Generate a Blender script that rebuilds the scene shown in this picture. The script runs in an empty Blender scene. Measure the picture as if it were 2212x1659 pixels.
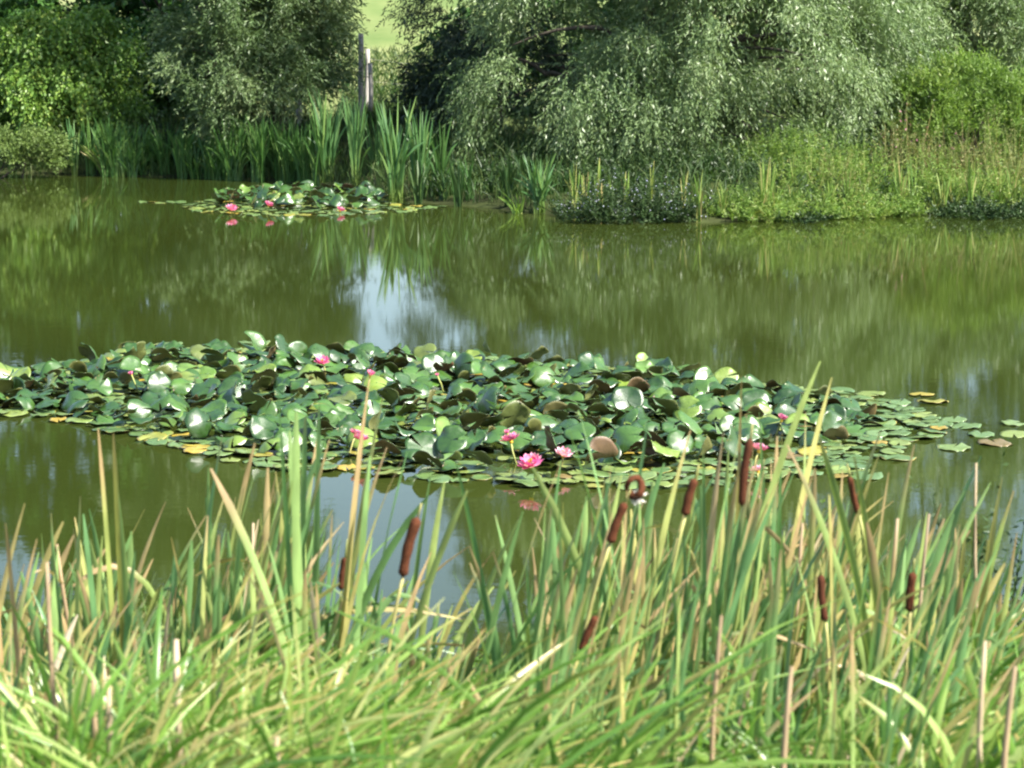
import bpy, math, random
import numpy as np
from mathutils import Vector

# ------------------------------------------------------------------ camera, sky, sun, exposure
scene = bpy.context.scene
W2, F2, CY2, HORIZON = 2212.0, 5000.0, 829.5, 8.0      # picture units used for measuring the photograph
H = 2.9                                                # eye height above the water
PITCH = math.atan((CY2 - HORIZON) / F2)
cam_data = bpy.data.cameras.new('camera')
cam = bpy.data.objects.new('camera', cam_data)
scene.collection.objects.link(cam)
cam.location = (0, 0, H)
cam.rotation_euler = (math.pi / 2 - PITCH, 0, 0)
cam_data.sensor_width = 36.0
cam_data.lens = 36.0 * F2 / W2
cam_data.clip_start, cam_data.clip_end = 0.1, 3000
cam_data.dof.use_dof = True
cam_data.dof.focus_distance = 19.0
cam_data.dof.aperture_fstop = 6.0
scene.camera = cam

TO_SUN = Vector((0.62, -0.34, 0.75)).normalized()
world = bpy.data.worlds.new('World')
scene.world = world
world.use_nodes = True
wn = world.node_tree
sky = wn.nodes.new('ShaderNodeTexSky')
sky.sky_type = 'NISHITA'
sky.sun_disc = False
sky.sun_elevation = math.asin(TO_SUN.z)
sky.sun_rotation = math.atan2(TO_SUN.x, TO_SUN.y)
sky.air_density, sky.dust_density = 1.0, 1.5
wn.links.new(sky.outputs[0], wn.nodes['Background'].inputs[0])
wn.nodes['Background'].inputs[1].default_value = 0.105
sl = bpy.data.lights.new('sun', 'SUN')
sl.energy, sl.angle, sl.color = 5.0, math.radians(0.5), (1.0, 0.95, 0.86)
sun = bpy.data.objects.new('sun', sl)
scene.collection.objects.link(sun)
sun.rotation_euler = (-TO_SUN).to_track_quat('-Z', 'Y').to_euler()
sun.location = (20, -10, 30)
vs = scene.view_settings
vs.view_transform, vs.look, vs.exposure, vs.gamma = 'Standard', 'None', 1.55, 1.0
scene.cycles.filter_width = 2.2
scene.cycles.max_bounces = 8
scene.cycles.diffuse_bounces = 3
scene.cycles.glossy_bounces = 3
scene.cycles.transmission_bounces = 4

# ------------------------------------------------------------------ helpers
rng = np.random.default_rng(11)
random.seed(5)
COL = scene.collection


def ray(px, py):
    u, v = (px - W2 / 2) / F2, -(py - CY2) / F2
    cp, sp = math.cos(PITCH), math.sin(PITCH)
    return np.array([u, cp + v * sp, -sp + v * cp])


def at(px, py, y):            # the point of a measured ray that stands y metres away
    d = ray(px, py)
    k = y / d[1]
    return np.array([d[0] * k, y, H + d[2] * k])


def on_water(px, py, z=0.0):
    d = ray(px, py)
    k = (z - H) / d[2]
    return np.array([d[0] * k, d[1] * k, z])


def px_x(px, y):              # world x for a picture column at distance y
    return (px - W2 / 2) / F2 * y * 1.004


def top_z(py, y):
    return at(1106, py, y)[2]


def norm(a):
    return a / np.maximum(np.linalg.norm(a, axis=-1, keepdims=True), 1e-9)


def make_mesh(name, v, f, mats, attrs=None, mat_index=None, smooth=True):
    """v (N,3); f (M,4) or (M,3) int; attrs: {name: (N,) floats}"""
    me = bpy.data.meshes.new(name)
    v = np.ascontiguousarray(v, dtype=np.float32)
    f = np.ascontiguousarray(f, dtype=np.int32)
    k = f.shape[1]
    me.vertices.add(len(v))
    me.vertices.foreach_set('co', v.ravel())
    me.loops.add(f.size)
    me.loops.foreach_set('vertex_index', f.ravel())
    me.polygons.add(len(f))
    me.polygons.foreach_set('loop_start', np.arange(0, f.size, k, dtype=np.int32))
    me.polygons.foreach_set('loop_total', np.full(len(f), k, dtype=np.int32))
    if smooth:
        me.polygons.foreach_set('use_smooth', np.ones(len(f), dtype=bool))
    for m in (mats if isinstance(mats, (list, tuple)) else [mats]):
        me.materials.append(m)
    if mat_index is not None:
        me.polygons.foreach_set('material_index', np.ascontiguousarray(mat_index, dtype=np.int32))
    for an, av in (attrs or {}).items():
        a = me.attributes.new(an, 'FLOAT', 'POINT')
        a.data.foreach_set('value', np.ascontiguousarray(av, dtype=np.float32))
    me.update(calc_edges=True)
    me.validate()
    return me


class Geo:
    """collects quads for ONE mesh"""
    def __init__(self):
        self.v, self.f, self.a, self.m, self.n = [], [], [], [], 0

    def add(self, v, f, rnd, t, mi=0):
        v = np.asarray(v, float).reshape(-1, 3)
        f = np.asarray(f, int)
        self.v.append(v)
        self.f.append(f + self.n)
        self.a.append(np.stack([np.broadcast_to(rnd, (len(v),)), np.broadcast_to(t, (len(v),))], 1))
        self.m.append(np.full(len(f), mi))
        self.n += len(v)

    def mesh(self, name, mats):
        a = np.concatenate(self.a)
        return make_mesh(name, np.concatenate(self.v), np.concatenate(self.f), mats,
                         {'rnd': a[:, 0], 't': a[:, 1]}, np.concatenate(self.m))


def link(name, data, parent=None, loc=(0, 0, 0), rot=(0, 0, 0), sc=1.0):
    o = bpy.data.objects.new(name, data)
    COL.objects.link(o)
    o.location = loc
    o.rotation_euler = rot
    o.scale = (sc, sc, sc) if isinstance(sc, (int, float)) else sc
    if parent:
        o.parent = parent
    return o


def tag(o, label=None, cat=None, group=None, kind=None):
    if label:
        o['label'] = label
    if cat:
        o['category'] = cat
    if group:
        o['group'] = group
    if kind:
        o['kind'] = kind
    return o


def copy_tree(o, parent=None):
    c = o.copy()
    COL.objects.link(c)
    c.parent = parent
    for ch in list(o.children):
        copy_tree(ch, c)
    return c


def tube(g, pts, radii, rnd=0.5, sides=8, cap=True, mi=0):
    pts = np.asarray(pts, float)
    n = len(pts)
    radii = np.broadcast_to(radii, (n,))
    tan = norm(np.gradient(pts, axis=0))
    ref = np.array([0, 0, 1.0]) if abs(tan[0][2]) < 0.9 else np.array([1.0, 0, 0])
    a = norm(np.cross(tan, ref))
    b = np.cross(tan, a)
    th = np.linspace(0, 2 * np.pi, sides, endpoint=False)
    v = pts[:, None] + radii[:, None, None] * (np.cos(th)[None, :, None] * a[:, None] + np.sin(th)[None, :, None] * b[:, None])
    i, j = np.meshgrid(np.arange(n - 1), np.arange(sides), indexing='ij')
    j2 = (j + 1) % sides
    f = np.stack([i * sides + j, i * sides + j2, (i + 1) * sides + j2, (i + 1) * sides + j], -1).reshape(-1, 4)
    t = np.repeat(np.linspace(0, 1, n), sides)
    vv = v.reshape(-1, 3)
    if cap:
        m = len(vv)
        vv = np.concatenate([vv, pts[:1], pts[-1:]])
        t = np.concatenate([t, [0, 1]])
        k = np.arange(0, sides, 2)
        c0 = np.stack([np.full(len(k), m), (k + 2) % sides, (k + 1) % sides, k], 1)
        e = (n - 1) * sides
        c1 = np.stack([np.full(len(k), m + 1), e + k, e + (k + 1) % sides, e + (k + 2) % sides], 1)
        f = np.concatenate([f, c0, c1])
    g.add(vv, f, rnd, t, mi)


def bez(p0, p1, p2, t):
    t = t[..., None]
    return (1 - t) ** 2 * p0[:, None] + 2 * t * (1 - t) * p1[:, None] + t * t * p2[:, None]


def blades(p0, p1, p2, width, face, nseg=6, fold=0.25, twist=0.0, rnd=None, shape='reed'):
    """N ribbons along quadratic curves, three vertices across.  face: (N,3) the way the flat side looks."""
    p0, p1, p2 = (np.asarray(a, float).reshape(-1, 3) for a in (p0, p1, p2))
    n = len(p0)
    t = np.broadcast_to(np.linspace(0, 1, nseg + 1), (n, nseg + 1))
    p = bez(p0, p1, p2, t)
    tan = norm(np.gradient(p, axis=1))
    face = np.broadcast_to(np.asarray(face, float), (n, 3))
    side = norm(np.cross(tan, np.broadcast_to(face[:, None], tan.shape)))
    nor = np.cross(side, tan)
    tw = np.broadcast_to(np.asarray(twist, float).reshape(-1, 1), (n, 1)) * t
    side2 = np.cos(tw)[..., None] * side + np.sin(tw)[..., None] * nor
    nor2 = np.cross(side2, tan)
    if shape == 'reed':
        blunt = 2.6 + 9.0 * rng.random((n, 1)) ** 2            # some tips are worn off or broken
        prof = np.minimum(1, 0.75 + t * 1.2) * np.clip((1 - t) * blunt + 0.02 * blunt, 0, 1) ** 0.75 + 0.03
    elif shape == 'lance':
        prof = np.sin(np.pi * np.clip(t * 0.93 + 0.06, 0, 1)) ** 0.8
    else:
        prof = 0.3 + 0.7 * np.sin(np.pi * np.clip(0.25 + t * 0.75, 0, 1))
        prof = np.where(t > 0.98, 0.05, prof)
    w = np.broadcast_to(np.asarray(width, float).reshape(-1, 1), (n, 1)) * prof * 0.5
    v = np.stack([p - side2 * w[..., None], p + nor2 * (w * fold)[..., None], p + side2 * w[..., None]], 2)
    if rnd is None:
        rnd = rng.random(n)
    i = np.arange(n)[:, None, None] * (nseg + 1) * 3
    s = np.arange(nseg)[None, :, None] * 3
    c = np.arange(2)[None, None, :]
    b = i + s + c
    f = np.stack([b, b + 1, b + 4, b + 3], -1).reshape(-1, 4)
    return (v.reshape(-1, 3), f, np.repeat(np.asarray(rnd), (nseg + 1) * 3),
            np.repeat(t.reshape(n, nseg + 1, 1), 3, 2).reshape(-1))


def sph(n, r=rng):
    return norm(r.normal(size=(n, 3)))


# ------------------------------------------------------------------ materials
def nodes(name):
    m = bpy.data.materials.new(name)
    m.use_nodes = True
    nt = m.node_tree
    nt.nodes.clear()
    out = nt.nodes.new('ShaderNodeOutputMaterial')
    return m, nt, out


def ramp(nt, stops, interp='LINEAR'):
    r = nt.nodes.new('ShaderNodeValToRGB')
    r.color_ramp.interpolation = interp
    e = r.color_ramp.elements
    while len(e) < len(stops):
        e.new(0.5)
    for el, (p, c) in zip(e, stops):
        el.position = p
        el.color = (*c, 1) if not isinstance(c, (int, float)) else (c, c, c, 1)
    return r


def math_node(nt, op, a, b=None, clamp=False):
    n = nt.nodes.new('ShaderNodeMath')
    n.operation = op
    n.use_clamp = clamp
    for k, x in enumerate((a, b)):
        if x is None:
            continue
        if isinstance(x, (int, float)):
            n.inputs[k].default_value = x
        else:
            nt.links.new(x, n.inputs[k])
    return n.outputs[0]


def mix_col(nt, fac, a, b, blend='MIX'):
    n = nt.nodes.new('ShaderNodeMix')
    n.data_type = 'RGBA'
    n.blend_type = blend
    for k, x in ((0, fac), (6, a), (7, b)):
        if isinstance(x, (int, float)):
            n.inputs[k].default_value = x
        elif isinstance(x, tuple):
            n.inputs[k].default_value = (*x, 1)
        else:
            nt.links.new(x, n.inputs[k])
    return n.outputs[2]


def attr(nt, name):
    a = nt.nodes.new('ShaderNodeAttribute')
    a.attribute_name = name
    return a.outputs['Fac']


def noise(nt, scale, detail=3, rough=0.55, coord='Object', stretch=None):
    tc = nt.nodes.new('ShaderNodeTexCoord')
    src = tc.outputs[coord]
    if stretch:
        mp = nt.nodes.new('ShaderNodeMapping')
        mp.inputs['Scale'].default_value = stretch
        nt.links.new(src, mp.inputs[0])
        src = mp.outputs[0]
    n = nt.nodes.new('ShaderNodeTexNoise')
    n.inputs['Scale'].default_value = scale
    n.inputs['Detail'].default_value = detail
    n.inputs['Roughness'].default_value = rough
    nt.links.new(src, n.inputs['Vector'])
    return n.outputs['Fac']


def plant_mat(name, stops, rough=0.5, spec=0.4, transl=0.3, tcol=1.5, tip=None, base=None, obj_rand=0.0, tip_thr=0.5, mottled=0.0):
    """stops: colours picked by the per-leaf random value; tip: colour of the dry tip; base: colour near the root"""
    m, nt, out = nodes(name)
    r = attr(nt, 'rnd')
    if obj_rand:
        oi = nt.nodes.new('ShaderNodeObjectInfo')
        r = math_node(nt, 'FRACT', math_node(nt, 'ADD', r, math_node(nt, 'MULTIPLY', oi.outputs['Random'], obj_rand)))
    cr = ramp(nt, stops)
    nt.links.new(r, cr.inputs[0])
    col = cr.outputs[0]
    t = attr(nt, 't')
    if base:
        b = ramp(nt, [(0.0, 1.0), (0.35, 0.0)])
        nt.links.new(t, b.inputs[0])
        col = mix_col(nt, b.outputs[0], col, base)
    if tip:
        # dry tips: how far down they reach depends on the leaf
        k = math_node(nt, 'FRACT', math_node(nt, 'MULTIPLY', r, 7.31))
        start = math_node(nt, 'ADD', math_node(nt, 'MULTIPLY', k, 0.55), tip_thr)
        e = math_node(nt, 'MULTIPLY', math_node(nt, 'SUBTRACT', t, start), 6.0, True)
        col = mix_col(nt, e, col, tip)
    if mottled:
        nz = noise(nt, 14, 2, 0.6, stretch=(1, 1, 0.35))
        nr = ramp(nt, [(0.35, 1.0 - mottled), (0.65, 1.0 + mottled)])
        nt.links.new(nz, nr.inputs[0])
        col = mix_col(nt, 1.0, col, nr.outputs[0], 'MULTIPLY')
    p = nt.nodes.new('ShaderNodeBsdfPrincipled')
    nt.links.new(col, p.inputs['Base Color'])
    p.inputs['Roughness'].default_value = rough
    p.inputs['Specular IOR Level'].default_value = spec
    if transl:
        tr = nt.nodes.new('ShaderNodeBsdfTranslucent')
        tc = mix_col(nt, 1.0, col, (tcol, tcol * 1.05, tcol * 0.6), 'MULTIPLY')
        nt.links.new(tc, tr.inputs[0])
        mx = nt.nodes.new('ShaderNodeMixShader')
        mx.inputs[0].default_value = transl
        nt.links.new(p.outputs[0], mx.inputs[1])
        nt.links.new(tr.outputs[0], mx.inputs[2])
        nt.links.new(mx.outputs[0], out.inputs[0])
    else:
        nt.links.new(p.outputs[0], out.inputs[0])
    return m


def solid_mat(name, c1, c2, scale=8, rough=0.7, spec=0.3, bump=0.0, stretch=None):
    m, nt, out = nodes(name)
    nz = noise(nt, scale, 5, 0.6, stretch=stretch)
    cr = ramp(nt, [(0.3, c1), (0.7, c2)])
    nt.links.new(nz, cr.inputs[0])
    p = nt.nodes.new('ShaderNodeBsdfPrincipled')
    nt.links.new(cr.outputs[0], p.inputs['Base Color'])
    p.inputs['Roughness'].default_value = rough
    p.inputs['Specular IOR Level'].default_value = spec
    if bump:
        b = nt.nodes.new('ShaderNodeBump')
        b.inputs['Distance'].default_value = bump
        nt.links.new(nz, b.inputs['Height'])
        nt.links.new(b.outputs[0], p.inputs['Normal'])
    nt.links.new(p.outputs[0], out.inputs[0])
    return m


M = {}
M['willow'] = plant_mat('silvery willow leaf', [(0, (0.07, 0.13, 0.042)), (0.4, (0.13, 0.20, 0.075)), (0.75, (0.21, 0.29, 0.125)), (1, (0.36, 0.43, 0.24))], 0.42, 0.5, 0.25, 1.35)
M['willow_shade'] = plant_mat('blue green willow leaf with painted shade', [(0, (0.022, 0.043, 0.022)), (0.6, (0.036, 0.064, 0.032)), (1, (0.076, 0.106, 0.060))], 0.45, 0.45, 0.12, 1.2)  # blue green, with the shade under the canopy put into the leaf colour
M['willow_yellow'] = plant_mat('olive willow leaf', [(0, (0.06, 0.11, 0.035)), (0.5, (0.11, 0.17, 0.065)), (0.85, (0.19, 0.25, 0.11)), (1, (0.27, 0.25, 0.09))], 0.45, 0.4, 0.25, 1.4)
M['dark_leaf'] = plant_mat('dark green leaf', [(0, (0.025, 0.069, 0.017)), (0.6, (0.046, 0.122, 0.025)), (1, (0.102, 0.203, 0.041))], 0.4, 0.4, 0.25, 1.4)
M['vine_leaf'] = plant_mat('yellow green climber leaf', [(0, (0.065, 0.144, 0.024)), (0.55, (0.140, 0.250, 0.043)), (0.9, (0.243, 0.329, 0.067)), (1, (0.337, 0.300, 0.058))], 0.45, 0.4, 0.3, 1.4)
M['olive_leaf'] = plant_mat('pale olive shrub leaf', [(0, (0.083, 0.133, 0.032)), (0.6, (0.128, 0.190, 0.049)), (1, (0.188, 0.247, 0.077))], 0.55, 0.3, 0.25, 1.3)
M['lime_leaf'] = plant_mat('light green herb leaf', [(0, (0.08, 0.15, 0.03)), (0.6, (0.15, 0.24, 0.05)), (1, (0.27, 0.33, 0.10))], 0.5, 0.3, 0.35, 1.4)
M['weed_leaf'] = plant_mat('faded weed leaf', [(0, (0.10, 0.15, 0.04)), (0.5, (0.17, 0.21, 0.06)), (0.8, (0.25, 0.24, 0.10)), (1, (0.30, 0.20, 0.11))], 0.6, 0.25, 0.3, 1.3)
M['herb_dark'] = plant_mat('dark and shade toned herb leaf', [(0, (0.019, 0.041, 0.012)), (0.6, (0.032, 0.064, 0.018)), (1, (0.062, 0.101, 0.029))], 0.5, 0.3, 0.15, 1.3)  # dark leaved herbs; the same tone also paints shade under the willows
M['far_reed'] = plant_mat('far reed blade', [(0, (0.051, 0.132, 0.043)), (0.6, (0.085, 0.183, 0.055)), (1, (0.145, 0.238, 0.064))], 0.45, 0.4, 0.3, 1.4, base=(0.17, 0.24, 0.045))
M['dim_reed'] = plant_mat('reed blade dimmed for shade', [(0, (0.045, 0.115, 0.025)), (0.6, (0.07, 0.16, 0.035)), (1, (0.12, 0.2, 0.05))], 0.45, 0.35, 0.3, 1.4)  # dimmer copy of the far reed colour, standing in for shade
M['cattail'] = plant_mat('cattail blade', [(0, (0.080, 0.176, 0.070)), (0.3, (0.127, 0.244, 0.087)), (0.6, (0.200, 0.319, 0.108)), (0.82, (0.303, 0.370, 0.116)), (0.93, (0.383, 0.336, 0.124)), (1, (0.400, 0.302, 0.149))], 0.36, 0.55, 0.3, 1.3, tip=(0.36, 0.26, 0.13), obj_rand=1.0, tip_thr=0.68, mottled=0.25)
M['cattail_warm'] = plant_mat('yellowing cattail blade', [(0, (0.180, 0.262, 0.072)), (0.5, (0.270, 0.312, 0.090)), (1, (0.338, 0.295, 0.108))], 0.45, 0.4, 0.3, 1.25, tip=(0.34, 0.24, 0.12), obj_rand=1.0, tip_thr=0.5, mottled=0.25)
M['dry'] = plant_mat('dry straw blade', [(0, (0.328, 0.224, 0.103)), (0.5, (0.431, 0.319, 0.172)), (1, (0.475, 0.397, 0.276))], 0.6, 0.25, 0.2, 1.1, obj_rand=1.0, mottled=0.3)
M['grass'] = plant_mat('bank grass blade', [(0, (0.056, 0.136, 0.023)), (0.4, (0.105, 0.220, 0.038)), (0.72, (0.190, 0.295, 0.061)), (0.88, (0.295, 0.319, 0.099)), (1, (0.386, 0.319, 0.152))], 0.42, 0.45, 0.4, 1.35, tip=(0.42, 0.32, 0.12), tip_thr=0.75)
M['sedge'] = plant_mat('bright sedge blade', [(0, (0.081, 0.187, 0.028)), (0.35, (0.155, 0.284, 0.048)), (0.65, (0.244, 0.351, 0.082)), (0.85, (0.312, 0.389, 0.130)), (0.93, (0.372, 0.358, 0.137)), (1, (0.339, 0.269, 0.109))], 0.34, 0.6, 0.35, 1.3, tip=(0.42, 0.33, 0.12), obj_rand=1.0, tip_thr=0.75, mottled=0.15)
M['shade_reed'] = plant_mat('reed blade darkened as shade', [(0, (0.016, 0.044, 0.010)), (0.6, (0.028, 0.068, 0.016)), (1, (0.056, 0.104, 0.024))], 0.45, 0.35, 0.2, 1.3)  # darkest copy of the reed colour, paints the shade beneath the big willow
M['far_grass'] = plant_mat('far bank grass blade', [(0, (0.09, 0.17, 0.03)), (0.6, (0.17, 0.27, 0.05)), (0.88, (0.27, 0.3, 0.09)), (1, (0.38, 0.3, 0.13))], 0.5, 0.3, 0.3, 1.35)
M['bank_grass'] = plant_mat('short bank grass', [(0, (0.022, 0.055, 0.013)), (0.6, (0.045, 0.09, 0.02)), (1, (0.10, 0.14, 0.04))], 0.5, 0.3, 0.3, 1.35)
M['bark'] = solid_mat('grey brown bark', (0.045, 0.037, 0.028), (0.10, 0.085, 0.065), 9, 0.9, 0.2, 0.02, (1, 1, 0.3))
M['post'] = solid_mat('weathered grey wood', (0.22, 0.2, 0.18), (0.48, 0.46, 0.43), 30, 0.85, 0.2, 0.006, (1, 1, 0.12))
M['wire'] = solid_mat('galvanised wire', (0.25, 0.25, 0.25), (0.35, 0.33, 0.3), 20, 0.5, 0.5)
M['seed_head'] = solid_mat('brown felt seed head', (0.05, 0.018, 0.009), (0.12, 0.042, 0.02), 160, 0.95, 0.1, 0.002)
M['seed_head_dark'] = solid_mat('dark brown felt seed head', (0.05, 0.018, 0.010), (0.10, 0.035, 0.018), 160, 0.95, 0.1, 0.002)
M['fluff'] = solid_mat('white seed fluff', (0.6, 0.55, 0.47), (0.8, 0.76, 0.7), 80, 1.0, 0.05)
M['stalk'] = plant_mat('cattail stalk', [(0, (0.22, 0.28, 0.07)), (1, (0.42, 0.36, 0.14))], 0.5, 0.3, 0.0, obj_rand=1.0, mottled=0.2)
M['dry_stalk'] = plant_mat('dry cattail stalk', [(0, (0.26, 0.18, 0.10)), (1, (0.42, 0.33, 0.22))], 0.7, 0.2, 0.0, obj_rand=1.0, mottled=0.3)
M['petal'] = plant_mat('pink petal', [(0, (0.66, 0.08, 0.28)), (0.6, (0.75, 0.16, 0.40)), (1, (0.85, 0.34, 0.54))], 0.45, 0.4, 0.3, 1.1, tip=(0.85, 0.42, 0.56), tip_thr=0.55)
M['petal_pale'] = plant_mat('pale pink petal', [(0, (0.78, 0.33, 0.48)), (1, (0.86, 0.52, 0.64))], 0.45, 0.4, 0.3, 1.1)
M['stamen'] = solid_mat('yellow stamens', (0.7, 0.36, 0.03), (0.8, 0.5, 0.06), 40, 0.6, 0.3)
M['tiny_flower'] = plant_mat('tiny pale blue flower', [(0, (0.342, 0.370, 0.544)), (1, (0.589, 0.581, 0.656))], 0.6, 0.2, 0.2, 1.0)
M['pink_spike'] = plant_mat('faded pink flower spike', [(0, (0.38, 0.14, 0.22)), (1, (0.5, 0.26, 0.3))], 0.7, 0.2, 0.2, 1.0)


def pad_mat(name, stops, edge, rough, vein, edge_pos=0.86):
    m, nt, out = nodes(name)
    oi = nt.nodes.new('ShaderNodeObjectInfo')
    r = math_node(nt, 'FRACT', math_node(nt, 'ADD', attr(nt, 'rnd'), oi.outputs['Random']))
    cr = ramp(nt, stops)
    nt.links.new(r, cr.inputs[0])
    t = attr(nt, 't')
    nz = noise(nt, 22, 3, 0.6)
    e = math_node(nt, 'ADD', t, math_node(nt, 'MULTIPLY', math_node(nt, 'SUBTRACT', nz, 0.5), 0.35))
    k = math_node(nt, 'MULTIPLY', math_node(nt, 'FRACT', math_node(nt, 'MULTIPLY', r, 5.7)), 0.22)
    em = math_node(nt, 'MULTIPLY', math_node(nt, 'SUBTRACT', e, math_node(nt, 'ADD', k, edge_pos)), 9.0, True)
    col = mix_col(nt, em, cr.outputs[0], edge)
    nr = ramp(nt, [(0.3, 0.72), (0.7, 1.2)])
    nt.links.new(noise(nt, 9, 2), nr.inputs[0])
    col = mix_col(nt, 1.0, col, nr.outputs[0], 'MULTIPLY')
    p = nt.nodes.new('ShaderNodeBsdfPrincipled')
    nt.links.new(col, p.inputs['Base Color'])
    rr = ramp(nt, [(0.3, rough * 0.75), (0.7, rough * 1.5)])
    nt.links.new(noise(nt, 16, 3), rr.inputs[0])
    nt.links.new(rr.outputs[0], p.inputs['Roughness'])
    p.inputs['Specular IOR Level'].default_value = 0.95
    b = nt.nodes.new('ShaderNodeBump')
    b.inputs['Distance'].default_value = vein
    nt.links.new(noise(nt, 28, 2), b.inputs['Height'])
    nt.links.new(b.outputs[0], p.inputs['Normal'])
    nt.links.new(p.outputs[0], out.inputs[0])
    return m


M['pad_top'] = pad_mat('waxy green pad', [(0, (0.016, 0.050, 0.006)), (0.5, (0.030, 0.080, 0.009)), (0.88, (0.055, 0.125, 0.014)), (0.96, (0.15, 0.22, 0.03)), (1, (0.08, 0.10, 0.02))], (0.07, 0.055, 0.015), 0.34, 0.0012, 0.97)
M['pad_under'] = pad_mat('reddish pad underside', [(0, (0.08, 0.105, 0.015)), (0.55, (0.10, 0.09, 0.018)), (0.8, (0.11, 0.05, 0.02)), (1, (0.08, 0.12, 0.018))], (0.11, 0.05, 0.02), 0.5, 0.002, 0.95)
M['pad_flat'] = pad_mat('floating pad', [(0, (0.075, 0.14, 0.04)), (0.5, (0.12, 0.19, 0.055)), (0.86, (0.18, 0.23, 0.05)), (0.95, (0.34, 0.25, 0.03)), (1, (0.14, 0.10, 0.03))], (0.33, 0.22, 0.03), 0.3, 0.001, 0.90)

# water
mw, nt, out = nodes('murky pond water')
p = nt.nodes.new('ShaderNodeBsdfPrincipled')
nzc = noise(nt, 0.12, 3)
cr = ramp(nt, [(0.35, (0.022, 0.033, 0.006)), (0.65, (0.032, 0.044, 0.008))])
nt.links.new(nzc, cr.inputs[0])
nt.links.new(cr.outputs[0], p.inputs['Base Color'])
p.inputs['Roughness'].default_value = 0.03
p.inputs['IOR'].default_value = 1.333
h1 = math_node(nt, 'MULTIPLY', noise(nt, 1.0, 2, 0.5, stretch=(5.5, 9.0, 1)), 0.0005)
h2 = math_node(nt, 'MULTIPLY', noise(nt, 1.0, 2, 0.5, stretch=(16, 34.0, 1)), 0.00018)
patch = ramp(nt, [(0.38, 0.25), (0.66, 1.0)])
nt.links.new(noise(nt, 1.0, 2, 0.5, stretch=(0.16, 0.35, 1)), patch.inputs[0])
hh = math_node(nt, 'MULTIPLY', math_node(nt, 'ADD', h1, h2), patch.outputs[0])
b = nt.nodes.new('ShaderNodeBump')
b.inputs['Distance'].default_value = 1.0
b.inputs['Strength'].default_value = 1.0
nt.links.new(hh, b.inputs['Height'])
nt.links.new(b.outputs[0], p.inputs['Normal'])
nt.links.new(p.outputs[0], out.inputs[0])
M['water'] = mw

# ground: bare mud and turf near the pond, pale meadow on the slope behind
mg, nt, out = nodes('turf and meadow')
p = nt.nodes.new('ShaderNodeBsdfPrincipled')
tc = nt.nodes.new('ShaderNodeTexCoord')
sep = nt.nodes.new('ShaderNodeSeparateXYZ')
nt.links.new(tc.outputs['Object'], sep.inputs[0])
c1 = ramp(nt, [(0.3, (0.025, 0.028, 0.012)), (0.7, (0.05, 0.065, 0.02))])
nt.links.new(noise(nt, 2.2, 5), c1.inputs[0])
c2 = ramp(nt, [(0.3, (0.09, 0.145, 0.04)), (0.5, (0.15, 0.19, 0.065)), (0.7, (0.23, 0.24, 0.11))])
nt.links.new(noise(nt, 0.25, 6, 0.65, stretch=(1, 0.5, 1)), c2.inputs[0])
far = math_node(nt, 'MULTIPLY', math_node(nt, 'SUBTRACT', sep.outputs['Y'], 43.0), 0.4, True)
nt.links.new(mix_col(nt, far, c1.outputs[0], c2.outputs[0]), p.inputs['Base Color'])
p.inputs['Roughness'].default_value = 0.95
p.inputs['Specular IOR Level'].default_value = 0.1
nt.links.new(p.outputs[0], out.inputs[0])
M['ground'] = mg

# ------------------------------------------------------------------ ground and water
SHORE_PX = [(-900, 362), (-300, 366), (0, 373), (150, 379), (400, 385), (650, 396), (780, 415), (850, 436), (950, 440), (1080, 450),
            (1120, 460), (1300, 474), (1500, 481), (1700, 474), (1900, 464), (2050, 462), (2212, 460), (2600, 455), (3200, 450)]
_sp = np.array([on_water(*q)[:2] for q in SHORE_PX])


def far_shore(x):
    return np.interp(x, _sp[:, 0], _sp[:, 1])


NEAR_X = np.array([-12, -3.0, -2.2, -1.0, 0.0, 0.3, 1.2, 2.0, 3.0, 12])
NEAR_Y = np.array([9.0, 9.6, 9.7, 9.5, 9.0, 8.9, 9.6, 10.2, 10.5, 10.5])


def near_shore(x):
    return np.interp(x, NEAR_X, NEAR_Y)


def ground_z(x, y):
    x, y = np.asarray(x, float), np.asarray(y, float)
    sf = y - far_shore(x)
    sn = near_shore(x) - y
    zf = np.where(sf < 0, np.maximum(sf * 0.3, -0.9), np.minimum(sf * 0.16, 0.55)) + np.clip(y - 44, 0, 130) * 0.083
    zn = np.where(sn < 0, np.maximum(sn * 0.3, -0.9), np.minimum(sn * 0.155, 1.5))
    return np.where(y > 20, zf, zn) + 0.03 * np.sin(x * 1.7 + y) * np.cos(y * 1.3)


xs = np.concatenate([[-900, -400, -200, -110, -70, -45], np.linspace(-32, 32, 129), [45, 70, 110, 200, 400, 900]])
ys = np.concatenate([[-300, -100, -40, -20, -10], np.linspace(-6, 12, 73), np.linspace(13, 28, 10), np.linspace(29, 46, 69), np.linspace(48, 120, 30), [140, 174, 220, 400, 900, 1800]])
X, Y = np.meshgrid(xs, ys)
v = np.stack([X, Y, ground_z(X, Y)], -1).reshape(-1, 3)
nx, ny = len(xs), len(ys)
i, j = np.meshgrid(np.arange(ny - 1), np.arange(nx - 1), indexing='ij')
f = np.stack([i * nx + j, i * nx + j + 1, (i + 1) * nx + j + 1, (i + 1) * nx + j], -1).reshape(-1, 4)
tag(link('ground', make_mesh('ground', v, f, M['ground'])), kind='structure')
v = np.array([[-80, 7.5, 0], [80, 7.5, 0], [80, 44, 0], [-80, 44, 0]], float)
tag(link('water', make_mesh('water', v, np.array([[0, 1, 2, 3]]), M['water'])), kind='structure')


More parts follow.
